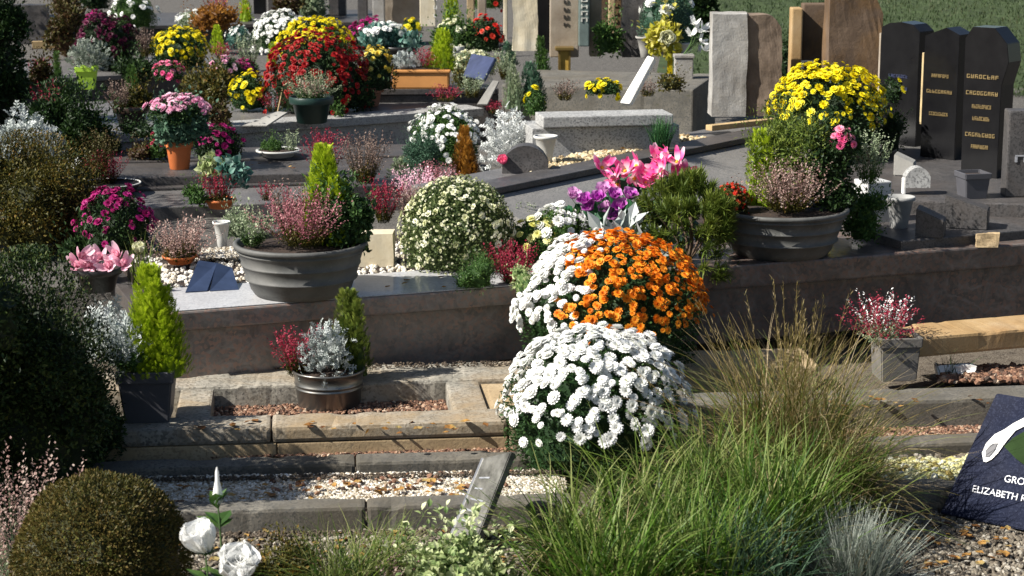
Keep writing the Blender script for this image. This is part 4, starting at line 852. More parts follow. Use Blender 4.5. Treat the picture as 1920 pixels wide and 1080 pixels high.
# mugo pine
t, w_, h_, s = put('dwarf_pine', 'dwarf pine with yellow green candles right of the orange mum', 'shrub', (1210, 1365, 340, 512), .42, .35, Y=7.85)
g = Geo(); tuf = 150; pc_, nc_, _ = dome_pts(tuf, w_*.88, h_*.88, 115, .40, 4, .14); m = 80
q = np.repeat(pc_*[1, 1, 1], m, 0); dd = np.repeat(nc_+[0, 0, .6], m, 0); q = q+unit(dd)*rng.uniform(-.02, .05, (len(q), 1)); g.inst(T_NEEDLE, q, frames(unit(dd)*.9+rng.normal(0, .5, q.shape)), .05*rng.uniform(.7, 1.2, len(q)), np.clip(np.repeat(rng.random(tuf), m)*.6+rng.random(len(q))*.4, 0, 1))
g.build('needles', G_PINE, t)
for i in range(9): stem(t, (0, 0, 0), tuple(pc_[i*7]*.9), .006, WOODY, 'branch')
# magenta mum, pink lilies, heather pot, navy book, left
t, w_, h_, s = put('chrysanthemum', 'magenta mum above the pink lilies at the left', 'mum', (150, 287, 352, 480), .37, .5)
mum(t, w_, h_, s, pet=M_MAG, eye=C_RED, leaf=G_DARK, fs=.034, cover=1., skirt=.7, gaps=.45)
rt, w_, h_, s = put('lily_bowl', 'pale pink lilies in a dark bowl under the magenta mum', 'flowers', (128, 242, 500, 545), .40, .4, Y=7.42)
pot_round(rt, w_*.40, h_, BLACKP, 'wide')
for i, (px, py) in enumerate(((150, 482), (165, 500), (188, 485), (205, 502), (222, 480), (180, 508), (232, 498), (145, 500))):
    c = PY(px, py, rt.location.y-.06+.02*(i % 3)); bloom(rt, .062, M_BLP, L_(c, rt), (rng.normal(0, .5), -.7, .6), LILY+[(4, .6, 30, .4, .2)], 'flower', None)
rt, w_, h_, s = put('potted_heather', 'terracotta pot of dusty pink heather left of the big bowl', 'potted plant', (305, 372, 478, 512), .40, .4, Y=7.95)
pot_round(rt, w_*.5, h_, TERRA, 'wide')
a = sub(rt, 272, 405, 410, 490); spikes(rt, a['w'], a['h'], a['s'], a['off'], M_HEAD, n=130, lean=50)
q0 = P(347, 548, .405); q1 = P(448, 542, .405); q2 = PY(435, 497, q1.y+.20); q3 = PY(372, 487, q0.y+.22)
t, nr_ = panel('memorial_book', 'navy tilted memorial book lying on the pale tomb rim', 'plaque', [q0, q0.lerp(q1, .42), q2.lerp(q3, .42), q3], .02, plain('slate_blue', (.03, .045, .09), .35), 'left_page')
d = q0.lerp(q1, .46)-q0; e1 = (q1-q0)+Vector((0, .0, -.003)); e2 = (q2-q0)+Vector((.0, 0, -.01)); e3 = q2.lerp(q3, .46)-q0
bm = bmesh.new(); a_ = [bm.verts.new(v) for v in (d, e1, e2, e3)]; b_ = [bm.verts.new(Vector(v)+nr_*.02) for v in (d, e1, e2, e3)]; bm.faces.new(a_); bm.faces.new(b_[::-1])
for i in range(4): bm.faces.new([a_[i], b_[i], b_[(i+1) % 4], a_[(i+1) % 4]])
bmesh.ops.recalc_face_normals(bm, faces=bm.faces); from_bm(bm, 'right_page', bpy.data.materials['slate_blue'], t)
p = P(248, 485, .40); t, w_, h_, s = put('white_rose_stem', 'cream rose bud with green sprig left of the terracotta heather', 'flower', (245, 285, 440, 540), .40, .4)
stem(t, (0, 0, 0), (0, 0, h_*.7), .003); bloom(t, .05, M_CRE, (0, -.01, h_*.65), (0, -.4, .9), ROSE); blades(t, 60, h_*1.1, s, mat=G_GRASS, spread=12, droop=20)
t, w_, h_, s = put('white_lantern_vase', 'small white porcelain vase behind the terracotta heather', 'vase', (398, 436, 415, 470), .40, .4, Y=8.3)
pot_round(t, w_*.45, h_, WHITEP, 'vase', soil=False)
scatter('gravel', 'white pebble heap behind the navy memorial book', 'gravel', ((370, 485), (450, 483), (440, 465), (380, 468)), .41, 700, .008, GRAVW)
p = P(692, 472, .39); t = thing('sandstone_block', 'pale yellow sandstone block between the big bowl and budded mum', 'block', (p.x, 8.0, .30)); rock('block', .16, .12, .22, ST_PALE, t, n=6, amp=.006, loc=(.04, 0, 0))

# heathers behind the left bowl
for nm, lb, b, z, mat, n_, ln in (
    ('heather_plant', 'crimson heather clump right of the lime conifer bowl', (690, 748, 338, 420), .40, M_HEAC, 60, 30),
    ('heather_plant', 'pale cream pink heather left of the budded mum', (735, 800, 345, 420), .40, M_HEAD, 60, 30),
    ('heather_plant', 'crimson pink heather above the budded mum', (785, 850, 306, 365), .43, M_HEA, 80, 40),
    ('heather_plant', 'red heather tops behind the lime conifer', (570, 648, 246, 330), .43, M_HEAC, 90, 28),
    ('heather_plant', 'faded brown heather right of the lime conifer', (640, 728, 250, 345), .43, M_HEAB, 120, 34),
    ('heather_plant', 'small rust red heather beside the succulent pot', (480, 520, 345, 378), .375, M_HEAC, 30, 30),
    ('heather_plant', 'crimson heather above the magenta mum at the left', (163, 238, 288, 352), .375, M_HEAC, 90, 32),
    ('heather_plant', 'low crimson heather strip under the tilted plaques', (800, 872, 160, 192), .60, M_HEAC, 60, 50),
    ('heather_plant', 'reddish brown heather under the lower tilted plaque', (905, 945, 188, 215), .52, M_HEAC, 30, 50)):
    t, w_, h_, s = put(nm, lb, 'heather', b, z, .4); spikes(t, w_, h_, s, mat=mat, n=n_, lean=ln)
t, w_, h_, s = put('dry_plant', 'straw brown dried plant over the crimson heather', 'plant', (160, 222, 243, 335), .43, .4)
spikes(t, w_, h_, s, mat=G_BROWN, base=G_OLIVE, n=70, lean=30, name='dry_stems')
rt, w_, h_, s = put('dish', 'white rimmed dark dish above the magenta mum', 'dish', (152, 264, 338, 362), .375, .4)
g = Geo(); lathe(g, [(w_*.40, 0), (w_*.47, h_*.5), (w_*.5, h_*.72), (w_*.49, h_*.75), (w_*.42, h_*.4), (.001, h_*.35)], 40); g.build('bowl', BLACKP, rt)
g = Geo(); lathe(g, [(w_*.49, h_*.72), (w_*.51, h_*.75), (w_*.51, h_*.8), (w_*.49, h_*.82), (w_*.48, h_*.75)], 40); g.build('rim', WHITEP, rt)
rt, w_, h_, s = put('potted_chrysanthemum', 'terracotta pot with pale pink flat topped mum', 'potted plant', (311, 363, 264, 318), .42, .4)
pot_round(rt, w_/2, h_, TERRA)
a = sub(rt, 286, 392, 200, 272); bush(rt, a['w'], a['h'], a['s'], a['off'], G_BLUEG, 'foliage', size=.03, n=1500, tpl=T_LEAF6)
a = sub(rt, 280, 396, 180, 226, 0); mum(rt, a['w'], a['h'], a['s'], a['off'], M_PIN, C_YEL, G_MUM, fs=.045, cover=1.1, tmax=80)
t, w_, h_, s = put('chrysanthemum', 'small magenta mum right of the terracotta pot', 'mum', (360, 456, 234, 296), .43, .4); mum(t, w_, h_, s, pet=M_MAG, eye=C_RED, leaf=G_DARK, fs=.036, cover=.95, gaps=.5)
t, w_, h_, s = put('chrysanthemum', 'dull rose flowers peeking left of the terracotta pot', 'mum', (280, 318, 245, 300), .43, .4); mum(t, w_, h_, s, pet=M_HEAC, eye=C_RED, leaf=G_MID, fs=.03, cover=.5)
rt, w_, h_, s = put('succulent_pot', 'terracotta dish with pale green succulents and purple heather', 'potted plant', (382, 444, 372, 392), .375, .4)
pot_round(rt, w_/2, h_, TERRA, 'wide')
a = sub(rt, 366, 432, 288, 335, .03); silver(rt, a['w'], a['h'], a['s'], a['off'], G_VAR, 'pale_succulent', n=160, size=.04, tpl=T_LEAF6)
a = sub(rt, 405, 466, 292, 350, .0); silver(rt, a['w'], a['h'], a['s'], a['off'], G_TEAL, 'teal_succulent', n=200, size=.045, tpl=T_LEAF6)
a = sub(rt, 378, 446, 322, 380, -.04); spikes(rt, a['w'], a['h'], a['s'], a['off'], M_HEAC, n=70, lean=40)
a = sub(rt, 345, 392, 345, 385, -.05); bush(rt, a['w'], a['h'], a['s'], a['off'], G_MID, 'green_leaves', size=.02, n=300, lobes=3)
rt, w_, h_, s = put('moss_pot', 'pale dish with lime moss cushion on the light granite', 'potted plant', (480, 565, 280, 296), .43, .4); pot_round(rt, w_/2, h_, WHITEP, 'wide')
a = sub(rt, 486, 534, 260, 288); bush(rt, a['w'], a['h'], a['s'], a['off'], G_MID, 'moss', size=.014, n=900, lobes=3)
a = sub(rt, 528, 562, 246, 288); spikes(rt, a['w'], a['h'], a['s'], a['off'], G_SAGE, G_SAGE, n=30, lean=30, name='sage_tuft')
# green cone, rust conifer, white mum, white plants
t, w_, h_, s = put('cone_shrub', 'blue green oval shrub left of the rust conifer', 'shrub', (760, 828, 238, 328), .43, .4, Y=9.75); bush(t, w_, h_, s, mat=G_BLUEG, size=.02, n=3800, lobes=3, tpl=T_NARROW)
t, w_, h_, s = put('rust_conifer', 'rust orange narrow conifer above the budded mum', 'conifer', (838, 914, 236, 340), .43, .4, Y=9.75); conifer(t, w_, h_, s, mat=G_RUST, n=1500, plumes=4, taper=1.0)
t, w_, h_, s = put('chrysanthemum', 'white mum with open gaps behind the rust conifer', 'mum', (772, 902, 200, 288), .43, .4, Y=10.5); mum(t, w_, h_, s, pet=M_WHI, eye=C_YEL, leaf=G_MID, fs=.034, cover=.9, gaps=.35, skirt=.4)
t, w_, h_, s = put('silver_plant', 'white dusty plant right of the rust conifer', 'plant', (898, 1008, 194, 285), .43, .4, Y=10.2); silver(t, w_, h_, s, mat=leafmat('leaf_white_dusty', [(.35, .38, .36), (.62, .64, .62), (.80, .81, .80)], .15), n=650, size=.045)
t, w_, h_, s = put('silver_plant', 'low white plant at the foot of the blue green shrub', 'plant', (728, 790, 294, 334), .43, .4); silver(t, w_, h_, s, mat=G_SAGE, n=260, size=.03)
rt, w_, h_, s = put('white_cone_vase', 'white conical vase beside the long grey tomb', 'vase', (1000, 1046, 254, 308), .56, .4); pot_round(rt, w_/2, h_, WHITEP, 'vase')
p = P(985, 322, .56); t = thing('rounded_stone', 'rounded grey stone with faded red ribbon', 'stone', p); s = scale_at(p); rock('stone', 85/s, .12, 52/s, ST_GREYD, t, n=8, amp=.004, shape=lambda x: max(.3, math.sqrt(max(0, 1-x*x*.8)))); bloom(t, .05, M_HOT, (-.10, -.05, .05), (-.2, -.6, .6), ROSE, 'red_flower')
t, w_, h_, s = put('grass_tuft', 'short dark green tuft on the long grey tomb', 'grass', (1212, 1266, 222, 285), .58, .3); blades(t, 260, h_*1.05, s, mat=leafmat('blade_dark', [(.015, .05, .02), (.03, .11, .035), (.07, .17, .06)], .2), spread=14, droop=14, width=.005, base=w_*.28)

# ============================================================ FAR PLANTS, UPPER LEFT AND CENTRE
def M_(label, b, z, pet, eye, fs, leaf=G_MUM, Y=None, name='chrysanthemum', cat='mum', **kw):
    t, w_, h_, s = put(name, label, cat, b, z, .4, Y=Y); mum(t, w_, h_, s, pet=pet, eye=eye, leaf=leaf, fs=fs, **kw); return t
M_('huge dark red mum behind the dark green bowl pot', (500, 694, 62, 212), .52, M_RED, C_RED, .042, G_DARK, cover=1.15, skirt=.6, gaps=.35, tmax=105)
M_('bright yellow mum right behind the huge red mum', (528, 657, 34, 112), .50, M_YEL, C_YEL, .04, cover=1.25, gaps=.05)
M_('white mum left of the bright yellow and red mums', (478, 582, 21, 96), .50, M_WHI, C_YEL, .04, cover=1.2, gaps=.15)
M_('round yellow mum at the upper left above the pink blossoms', (284, 393, 52, 130), .50, M_YEL, C_YEL, .040, cover=1.05, gaps=.25)
M_('yellow mum left of the huge red mum', (430, 506, 136, 208), .52, M_YEL, C_YEL, .036, cover=.9, gaps=.3)
M_('dark burgundy mum at the upper left above the silver plant', (142, 260, 26, 132), .50, M_BUR, C_RED, .042, G_DARK, cover=1.0, gaps=.3)
M_('magenta mum right of the bright yellow mum', (654, 738, 35, 98), .50, M_MAG, C_RED, .038, G_DARK, cover=1.2, gaps=.1)
M_('hot pink blossoms at the foot of the round yellow mum', (288, 344, 115, 152), .50, M_HOT, C_YEL, .05, cover=1.0, cat='flowers', name='pink_flowers')
M_('pink and white flowers between the two yellow mums', (390, 455, 106, 150), .50, M_PIN, C_YEL, .045, cover=.8, cat='flowers', name='pink_flowers')
M_('small magenta flowers right of the pink and white ones', (440, 486, 112, 146), .50, M_MAG, C_YEL, .04, cover=.7, cat='flowers', name='magenta_flowers')
M_('white flowers at the top edge behind the burgundy mum', (206, 292, -12, 55), .50, M_WHI, C_GRN, .05, G_MID, cover=.6, gaps=.5, cat='flowers', name='white_flowers')
M_('low white flowers above the round yellow mum', (330, 410, 20, 52), .50, M_WHI, C_GRN, .035, G_SAGE, cover=.8, gaps=.4, cat='flowers', name='white_flowers')
M_('magenta flowers peeking over the burgundy mum', (158, 204, 20, 60), .50, M_MAG, C_RED, .04, cover=1., cat='flowers', name='magenta_flowers')
M_('pale white flowers below the lime conifer at the top left', (425, 470, 48, 90), .50, M_WHI, C_GRN, .03, G_TEAL, cover=.5, cat='flowers', name='white_flowers')
M_('scarlet flowers right of the white arched plant', (876, 944, 32, 100), .60, M_SCA, C_RED, .045, G_DARK, cover=.8, gaps=.45, cat='flowers', name='red_flowers')
M_('scarlet flowers high at the top beside the narrow posts', (884, 945, -20, 38), .60, M_SCA, C_RED, .05, G_MID, cover=.35, gaps=.5, cat='flowers', name='red_flowers', Y=19.5)
M_('yellow orange flowers in front of the broad brown stele', (752, 790, 34, 72), .50, M_YEL, C_ORA, .05, G_MID, cover=.6, gaps=.4, cat='flowers', name='yellow_flowers')
M_('big yellow mum at the upper right above the pink heather bowl', (1438, 1662, 122, 262), .56, M_YEL, C_YEL, .042, G_DARK, Y=10.1, cover=1.15, skirt=.8, gaps=.15, tmax=88)
M_('flat lemon yellow flowers at the foot of the grey stele', (1098, 1166, 150, 178), .72, M_YEL, C_YEL, .04, cover=1., cat='flowers', name='yellow_flowers')
M_('small yellow flower cluster beside the white dusty plant', (984, 1024, 164, 218), .60, M_YEL, C_YEL, .035, G_MID, cover=.4, gaps=.5, cat='flowers', name='yellow_flowers')
M_('white blossom ring around the blue oval plaque', (842, 930, 96, 172), .60, M_CRE, C_GRN, .03, G_SAGE, Y=13.4, cover=.9, gaps=.35, cat='flowers', name='white_flowers')
M_('yellow blossoms standing in for a reflection in the first black headstone', (1655, 1705, 135, 200), .75, M_YEL, C_ORA, .05, G_DARK, Y=10.6, cover=.5, gaps=.5, cat='flowers', name='yellow_flowers')  # solid blossoms modelled in place of the polished stone's mirror image
# bowls, pots and troughs
rt, w_, h_, s = put('planter', 'dark green bowl pot with grey and mauve heather', 'potted plant', (543, 627, 180, 232), .52, .4); pot_round(rt, w_/2, h_, GREENP, 'wide')
a = sub(rt, 540, 630, 136, 190); spikes(rt, a['w'], a['h'], a['s'], a['off'], G_SAGE, G_MID, n=110, lean=55)
a = sub(rt, 560, 612, 146, 190, -.04); spikes(rt, a['w'], a['h'], a['s'], a['off'], M_HEAD, G_MID, n=40, lean=40, name='mauve_heather')
rt, w_, h_, s = put('potted_chrysanthemum', 'aged terracotta pot with bronze yellow mum right of the red mum', 'potted plant', (662, 720, 162, 200), .52, .4); pot_round(rt, w_/2, h_, TERRA2, 'wide')
a = sub(rt, 672, 742, 86, 172); mum(rt, a['w'], a['h'], a['s'], a['off'], leafmat('petal_bronze', [(.45, .25, .03), (.75, .58, .06), (.85, .78, .25)], .25), C_ORA, G_DARK, fs=.035, cover=.7, gaps=.4)
rt, w_, h_, s = put('trough_planter', 'long orange trough with lime conifer and crimson heather', 'planter', (734, 846, 128, 166), .60, .3)
bm = bmesh.new(); bm_box(bm, -w_/2+.01, w_/2-.01, -.09, .09, 0, h_*.82, .012); from_bm(bm, 'trough', TROUGH, rt); box('rim', -w_/2, w_/2, -.1, .1, h_*.82, h_, TROUGH, rt, .008); box('soil', -w_/2+.015, w_/2-.015, -.085, .085, h_-.001, h_+.006, SOIL, rt, 0)
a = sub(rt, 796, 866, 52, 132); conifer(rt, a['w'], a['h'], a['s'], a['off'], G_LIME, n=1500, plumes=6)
a = sub(rt, 772, 830, 92, 132, -.02); spikes(rt, a['w'], a['h'], a['s'], a['off'], M_HEAC, n=60, lean=40)
a = sub(rt, 735, 782, 96, 134, -.03); silver(rt, a['w'], a['h'], a['s'], a['off'], n=120, size=.04)
rt, w_, h_, s = put('potted_silver_plant', 'bright lime green pot with grey silver plant', 'potted plant', (144, 184, 124, 164), .50, .4, Y=13.4); pot_square(rt, w_, h_, LIMEP, .1, .7)
a = sub(rt, 122, 212, 73, 130); silver(rt, a['w'], a['h'], a['s'], a['off'], G_FESC, n=420, size=.045)
rt, w_, h_, s = put('planter', 'dark brown bowl with mixed plants left of the pink flat topped mum', 'planter', (214, 282, 198, 246), .52, .4); pot_round(rt, w_/2, h_, plain('bowl_dark_brown', (.035, .022, .016), .35), 'wide')
a = sub(rt, 232, 270, 120, 205, .03); conifer(rt, a['w'], a['h'], a['s'], a['off'], G_MID, n=500, plumes=3)
a = sub(rt, 200, 250, 152, 212, -.02); spikes(rt, a['w'], a['h'], a['s'], a['off'], M_HEAB, G_OLIVE, n=70, lean=45)
a = sub(rt, 242, 290, 158, 212, -.02); bush(rt, a['w'], a['h'], a['s'], a['off'], G_OLIVE, 'leafy_sprigs', size=.025, n=500)
rt, w_, h_, s = put('planter', 'ornamental cabbages with white frilled leaves above the orange trough', 'planter', (704, 792, 86, 112), .60, .4); pot_round(rt, w_*.4, h_, BLACKP, 'wide')
a = sub(rt, 672, 745, 48, 96); silver(rt, a['w'], a['h'], a['s'], a['off'], G_TEAL, 'cabbage_leaves', n=260, size=.06, tpl=T_LEAF6)
a = sub(rt, 735, 795, 58, 98); silver(rt, a['w'], a['h'], a['s'], a['off'], G_TEAL, 'cabbage_leaves', n=200, size=.06, tpl=T_LEAF6)
a = sub(rt, 676, 760, 42, 70, .05); mum(rt, a['w'], a['h'], a['s'], a['off'], M_WHI, C_GRN, G_TEAL, fs=.045, cover=.7, name='white_frills')
t, w_, h_, s = put('arched_plant', 'green plant with white arching blossom above the orange trough', 'plant', (808, 898, 34, 122), .60, .4); bush(t, w_, h_, s, mat=G_MID, size=.03, n=1500); mum(t, w_*.95, h_*1.0, s, (0, 0, .0), M_CRE, C_GRN, G_MID, .04, .5, gaps=.6)
rt, w_, h_, s = put('white_pot', 'small white pot right of the lime conifer trough', 'pot', (846, 872, 86, 124), .60, .4); pot_round(rt, w_/2, h_, WHITEP); 
# conifers and shrubs far
for lb, b, z, mat, n_, pl_ in (('lime conifer beside the round yellow mum', (392, 428, 46, 100), .50, G_LIME, 500, 3), ('small lime conifer at the top edge left of the white mum', (440, 482, -10, 40), .50, G_LIME, 500, 4),
    ('lime yellow conifer peeking left of the huge red mum', (498, 526, 78, 125), .52, G_LIME, 300, 3), ('tall lime green conifer at the top edge above the orange trough', (828, 868, -30, 46), .60, G_LIME, 800, 3),
    ('mossy green conifer below the wooden cross', (92, 128, 96, 165), .42, G_MID, 500, 3), ('yellow green dwarf conifer at the left edge above the silver plant', (0, 36, 172, 225), .42, G_LIME, 300, 3),
    ('dark juniper left of the pale sandstone post foot', (936, 976, 78, 130), .60, G_BLUEG, 500, 3), ('dark green juniper right of the pale sandstone post foot', (998, 1034, 66, 150), .62, G_MID, 600, 3),
    ('blue green juniper above the small yellow flower cluster', (964, 1034, 116, 205), .60, G_BLUEG, 1200, 4), ('silver green conifer behind the white dusty plant', (940, 985, 118, 205), .60, G_SAGE, 700, 4)):
    t, w_, h_, s = put('conifer', lb, 'conifer', b, z, .4); conifer(t, w_, h_, s, mat=mat, n=n_, plumes=pl_)
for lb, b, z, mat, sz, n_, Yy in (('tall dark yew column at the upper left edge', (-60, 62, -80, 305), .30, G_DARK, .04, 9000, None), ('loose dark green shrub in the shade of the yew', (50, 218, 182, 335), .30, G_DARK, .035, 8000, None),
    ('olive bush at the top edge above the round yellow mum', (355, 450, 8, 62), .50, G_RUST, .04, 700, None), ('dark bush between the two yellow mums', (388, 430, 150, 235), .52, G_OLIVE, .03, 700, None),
    ('brown leafy bush behind the wooden cross', (88, 160, 8, 110), .50, G_BROWN, .04, 1500, None), ('dark bush at the top edge right of the white bouquet', (1288, 1345, -60, 60), .70, G_DARK, .05, 2500, 14.6),
    ('dark red berry bush left of the wooden cross', (58, 100, 100, 170), .42, G_BROWN, .035, 600, None), ('red brown shrub at the top edge behind the white mum', (515, 570, -20, 40), .50, G_BROWN, .05, 500, None),
    ('sage grey shrub at the top edge above the bright yellow mum', (560, 615, -20, 36), .50, G_SAGE, .05, 500, None), ('dark leafy plant under the pale pink lilies', (120, 175, 445, 505), .38, G_DARK, .03, 600, None),
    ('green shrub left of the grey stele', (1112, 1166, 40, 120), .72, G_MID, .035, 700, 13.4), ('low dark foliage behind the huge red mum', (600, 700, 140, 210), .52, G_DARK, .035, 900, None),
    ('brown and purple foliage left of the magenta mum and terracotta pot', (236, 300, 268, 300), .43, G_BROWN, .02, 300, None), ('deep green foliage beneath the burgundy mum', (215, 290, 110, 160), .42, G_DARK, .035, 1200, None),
    ('green foliage under the first yellow mum', (340, 440, 118, 190), .50, G_OLIVE, .03, 1500, None), ('dark plum coloured bush at the top left edge', (100, 150, -20, 40), .50, G_BROWN, .05, 800, None),
    ('dark hedge bush at the far top left', (150, 215, -40, 24), .50, G_DARK, .05, 900, None)):
    t, w_, h_, s = put('shrub', lb, 'shrub', b, z, .4, Y=Yy); bush(t, w_, h_, s, mat=mat, size=sz, n=n_, lobes=5)
for lb, b, z, mat in (('dark crimson heather under the lime conifer, upper left', (394, 446, 82, 116), .50, M_HEAC), ('crimson heather at the top edge above the low white flowers', (380, 440, -6, 30), .50, M_HEAC), ('magenta heather left of the mossy green conifer', (58, 95, 112, 160), .42, M_HEAC),
    ('grey green heather spikes right of the small lime conifer', (446, 486, 60, 135), .50, G_SAGE), ('pale dried heather right of the burgundy mum', (258, 288, 56, 110), .50, M_HEAB), ('ochre grass tuft right of the arched plant', (928, 962, 95, 150), .60, G_SAGE),
    ('dusty green heather under the blue oval plaque', (855, 915, 140, 185), .60, G_SAGE)):
    t, w_, h_, s = put('heather_plant', lb, 'heather', b, z, .4); spikes(t, w_, h_, s, mat=mat, n=50, lean=36)
t, w_, h_, s = put('silver_plant', 'broad silver plant at the left edge under the yew', 'plant', (-30, 135, 205, 345), .36, .4); silver(t, w_, h_, s, mat=G_SILVER, n=1100, size=.055)
t, w_, h_, s = put('silver_plant', 'small silver plant beside the lime green pot', 'plant', (205, 245, 100, 150), .42, .4); silver(t, w_, h_, s, mat=G_SILVER, n=150, size=.045)
t, w_, h_, s = put('lily_bunch', 'white lily with blue leaf right of the silver plant', 'flowers', (98, 165, 298, 360), .36, .4); bush(t, w_, h_*.8, s, mat=G_DARK, size=.025, n=700); bloom(t, .05, M_WHI, (.03, -.05, h_*.85), (.3, -.6, .5), LILY, 'flower')
# plaques
def slabq(label, q, th, mat, lean, z, name='leaning_plaque', cat='plaque'):
    a, b = P(*q[0], z), P(*q[1], z); c = PY(*q[2], b.y+lean); d = PY(*q[3], a.y+lean); return panel(name, label, cat, [a, b, c, d], th, mat, 'slab')
BLUEP = plain('plaque_slate_blue', (.045, .055, .11), .3, var=.3)
slabq('slate blue plaque tilted among cream blossoms', ((868, 142), (906, 150), (928, 108), (884, 100)), .02, BLUEP, .12, .70)
slabq('pale plaque leaning under the slate blue one', ((894, 196), (914, 196), (936, 152), (924, 150)), .02, CONC, .08, .60)
slabq('narrow grey plaque left of the blue green juniper', ((948, 192), (962, 192), (972, 140), (964, 138)), .02, CONC, .05, .60)
t, nn = slabq('white edged plaque leaning before the grey flower vase', ((1162, 192), (1180, 194), (1226, 108), (1214, 104)), .03, WHITEST, .10, .75)
slabq('flat grey slab with thin cane left of the dark green bowl', ((452, 236), (500, 236), (540, 210), (520, 208)), .012, CONC, .10, .52, 'fallen_plaque')
p = P(520, 212, .54); t = thing('cane', 'thin pale cane leaning beside the dark green bowl', 'cane', p); stem(t, (0, 0, 0), (.03, .04, .14), .004, WOOD, 'cane', 0)
# wooden cross at the upper left
p = P(121, 104, .5); t = thing('wooden_cross', 'fallen pale wooden cross at the upper left', 'cross', p, .2); s = scale_at(p)
box('upright', -6/s, 6/s, 0, .03, 0, 62/s, WOOD, t, .004); box('crossbar', -58/s, 12/s, -.032, -.002, 14/s, 28/s, WOOD, t, .004)

# ============================================================ STELES AND HEADSTONES
def stele(label, b, z, mat, th=.12, Y=None, rz=.0, kind='rock', name='stele', **kw):
    t, w_, h_, s = put(name, label, 'gravestone', b, z, .0, Y=Y, rz=rz)
    if kind == 'rock': rock('stone', w_, th, h_, mat, t, n=10, amp=.012, **kw)
    else: box('stone', -w_/2, w_/2, -th/2, th/2, 0, h_, mat, t, .008)
    return t, w_, h_, s
def marks(t, w_, h_, n, mat, x=0., y=-.07, top=.93, step=.09, hh=.05, ww=.5, seed=1, part='inscription'):
    """carved characters, too small in the photograph to read: separate strokes on the face"""
    r = np.random.default_rng(seed)
    for k in range(n):
        zc = h_*(top-step*k); bm = bmesh.new(); W = w_*ww; H = h_*hh
        bm_box(bm, x-W/2, x-W/2+W*.22, y-.004, y, zc-H/2, zc+H/2, 0); bm_box(bm, x+W/2-W*.22, x+W/2, y-.0045, y, zc-H/2, zc+H/2*r.uniform(.2, 1), 0)
        zz = zc+H*r.choice([-.42, 0, .42]); bm_box(bm, x-W/2, x+W/2, y-.005, y, zz-H*.09, zz+H*.09, 0); from_bm(bm, part, mat, t)
DKM = plain('letters_dark', (.03, .025, .02), .7); GRL = plain('letters_green_grey', (.30, .34, .30), .6)
LIT = ST_PALE
Yp = 13.6
t, w_, h_, s = stele('pale sandstone post with pointed foot left of the lantern', (962, 1008, -60, 112), .78, ST_PALE, Y=13.2, shape=None, seed=3)
t, w_, h_, s = stele('dark narrow slab right of the pale sandstone post', (1006, 1030, -60, 140), .70, ST_BLACK, Y=13.9, kind='box')
t, w_, h_, s = stele('taupe stone post with carved letters above the brass lantern', (1030, 1084, -60, 196), .70, ST_TAUPE, .14, Y=Yp, kind='box'); marks(t, w_, h_, 6, DKM, x=.01, top=.80, step=.085, hh=.04, ww=.16, y=-.0715)
t, w_, h_, s = stele('green grey post with pale letters beside the taupe post', (1084, 1104, -60, 146), .78, plain('slate_green', (.13, .17, .16), .5), .1, Y=Yp-.1, kind='box'); marks(t, w_, h_, 8, plain('letters_pale', (.62, .62, .56), .6), top=.94, step=.085, hh=.05, ww=.62, y=-.052)
t, w_, h_, s = stele('taupe square post right of the green grey lettered post', (1104, 1126, -60, 178), .70, ST_TAUPE, .14, Y=Yp+.05, kind='box')
t, w_, h_, s = stele('slim sandy post with yellow flowers at its foot', (1140, 1152, -60, 110), .78, ST_SAND, .1, Y=Yp+.3, kind='box')
t, w_, h_, s = stele('dark brown lettered slab behind the slim sandy post', (1124, 1164, -60, 130), .70, ST_BROWN, .08, Y=Yp+.6, kind='box'); marks(t, w_, h_, 6, GOLD, x=.03, top=.75, step=.1, hh=.04, ww=.22, y=-.0425)
t, w_, h_, s = stele('tall dark grey rough stele left of the white bouquet', (1164, 1206, -60, 172), .70, ST_GREYD, .14, Y=Yp, seed=5, sc=7)
t, w_, h_, s = stele('broad brown stone stele at the top centre', (722, 788, -60, 62), .50, ST_TAUPE, .16, Y=19.0, seed=6)
t, w_, h_, s = stele('grey sandstone post right of the broad brown stele', (788, 818, -60, 62), .50, ST_PALE, .14, Y=18.6, kind='box'); marks(t, w_, h_, 4, WHITEST, x=.07, top=.62, step=.14, hh=.06, ww=.2, y=-.0715)
for i, (x0, x1, mt, lb) in enumerate(((700, 722, ST_WEATH, 'pair of grey posts, narrow one left of the broad brown stele'), (672, 690, ST_GREYD, 'dark post above the magenta mum'), (876, 890, ST_SAND, 'narrow orange tan post left of the red flowers'), (896, 912, ST_TAUPE, 'narrow taupe post behind the red flowers'),
        (944, 952, ST_PALE, 'thin pale post right of the red flowers'), (590, 604, ST_SAND, 'thin tan post behind the bright yellow mum'), (618, 650, ST_GREYD, 'dark slab at the top edge right of the bright yellow mum'), (478, 500, ST_BLACK, 'black slab at the top edge left of the white mum'), (505, 520, ST_GREYD, 'slim dark slab behind the white mum'))):
    stele(lb, (x0, x1, -60, 62 if x0 < 870 else 105), .50 if x0 < 870 else .60, mt, .12, Y=18.8+.2*i if x0 < 870 else 15.8, kind='box', name='stone_post')
t, w_, h_, s = stele('dark headstone at the upper left beside the wooden cross', (34, 94, 8, 112), .50, ST_GREYD, .12, Y=16.8, name='headstone', seed=2)
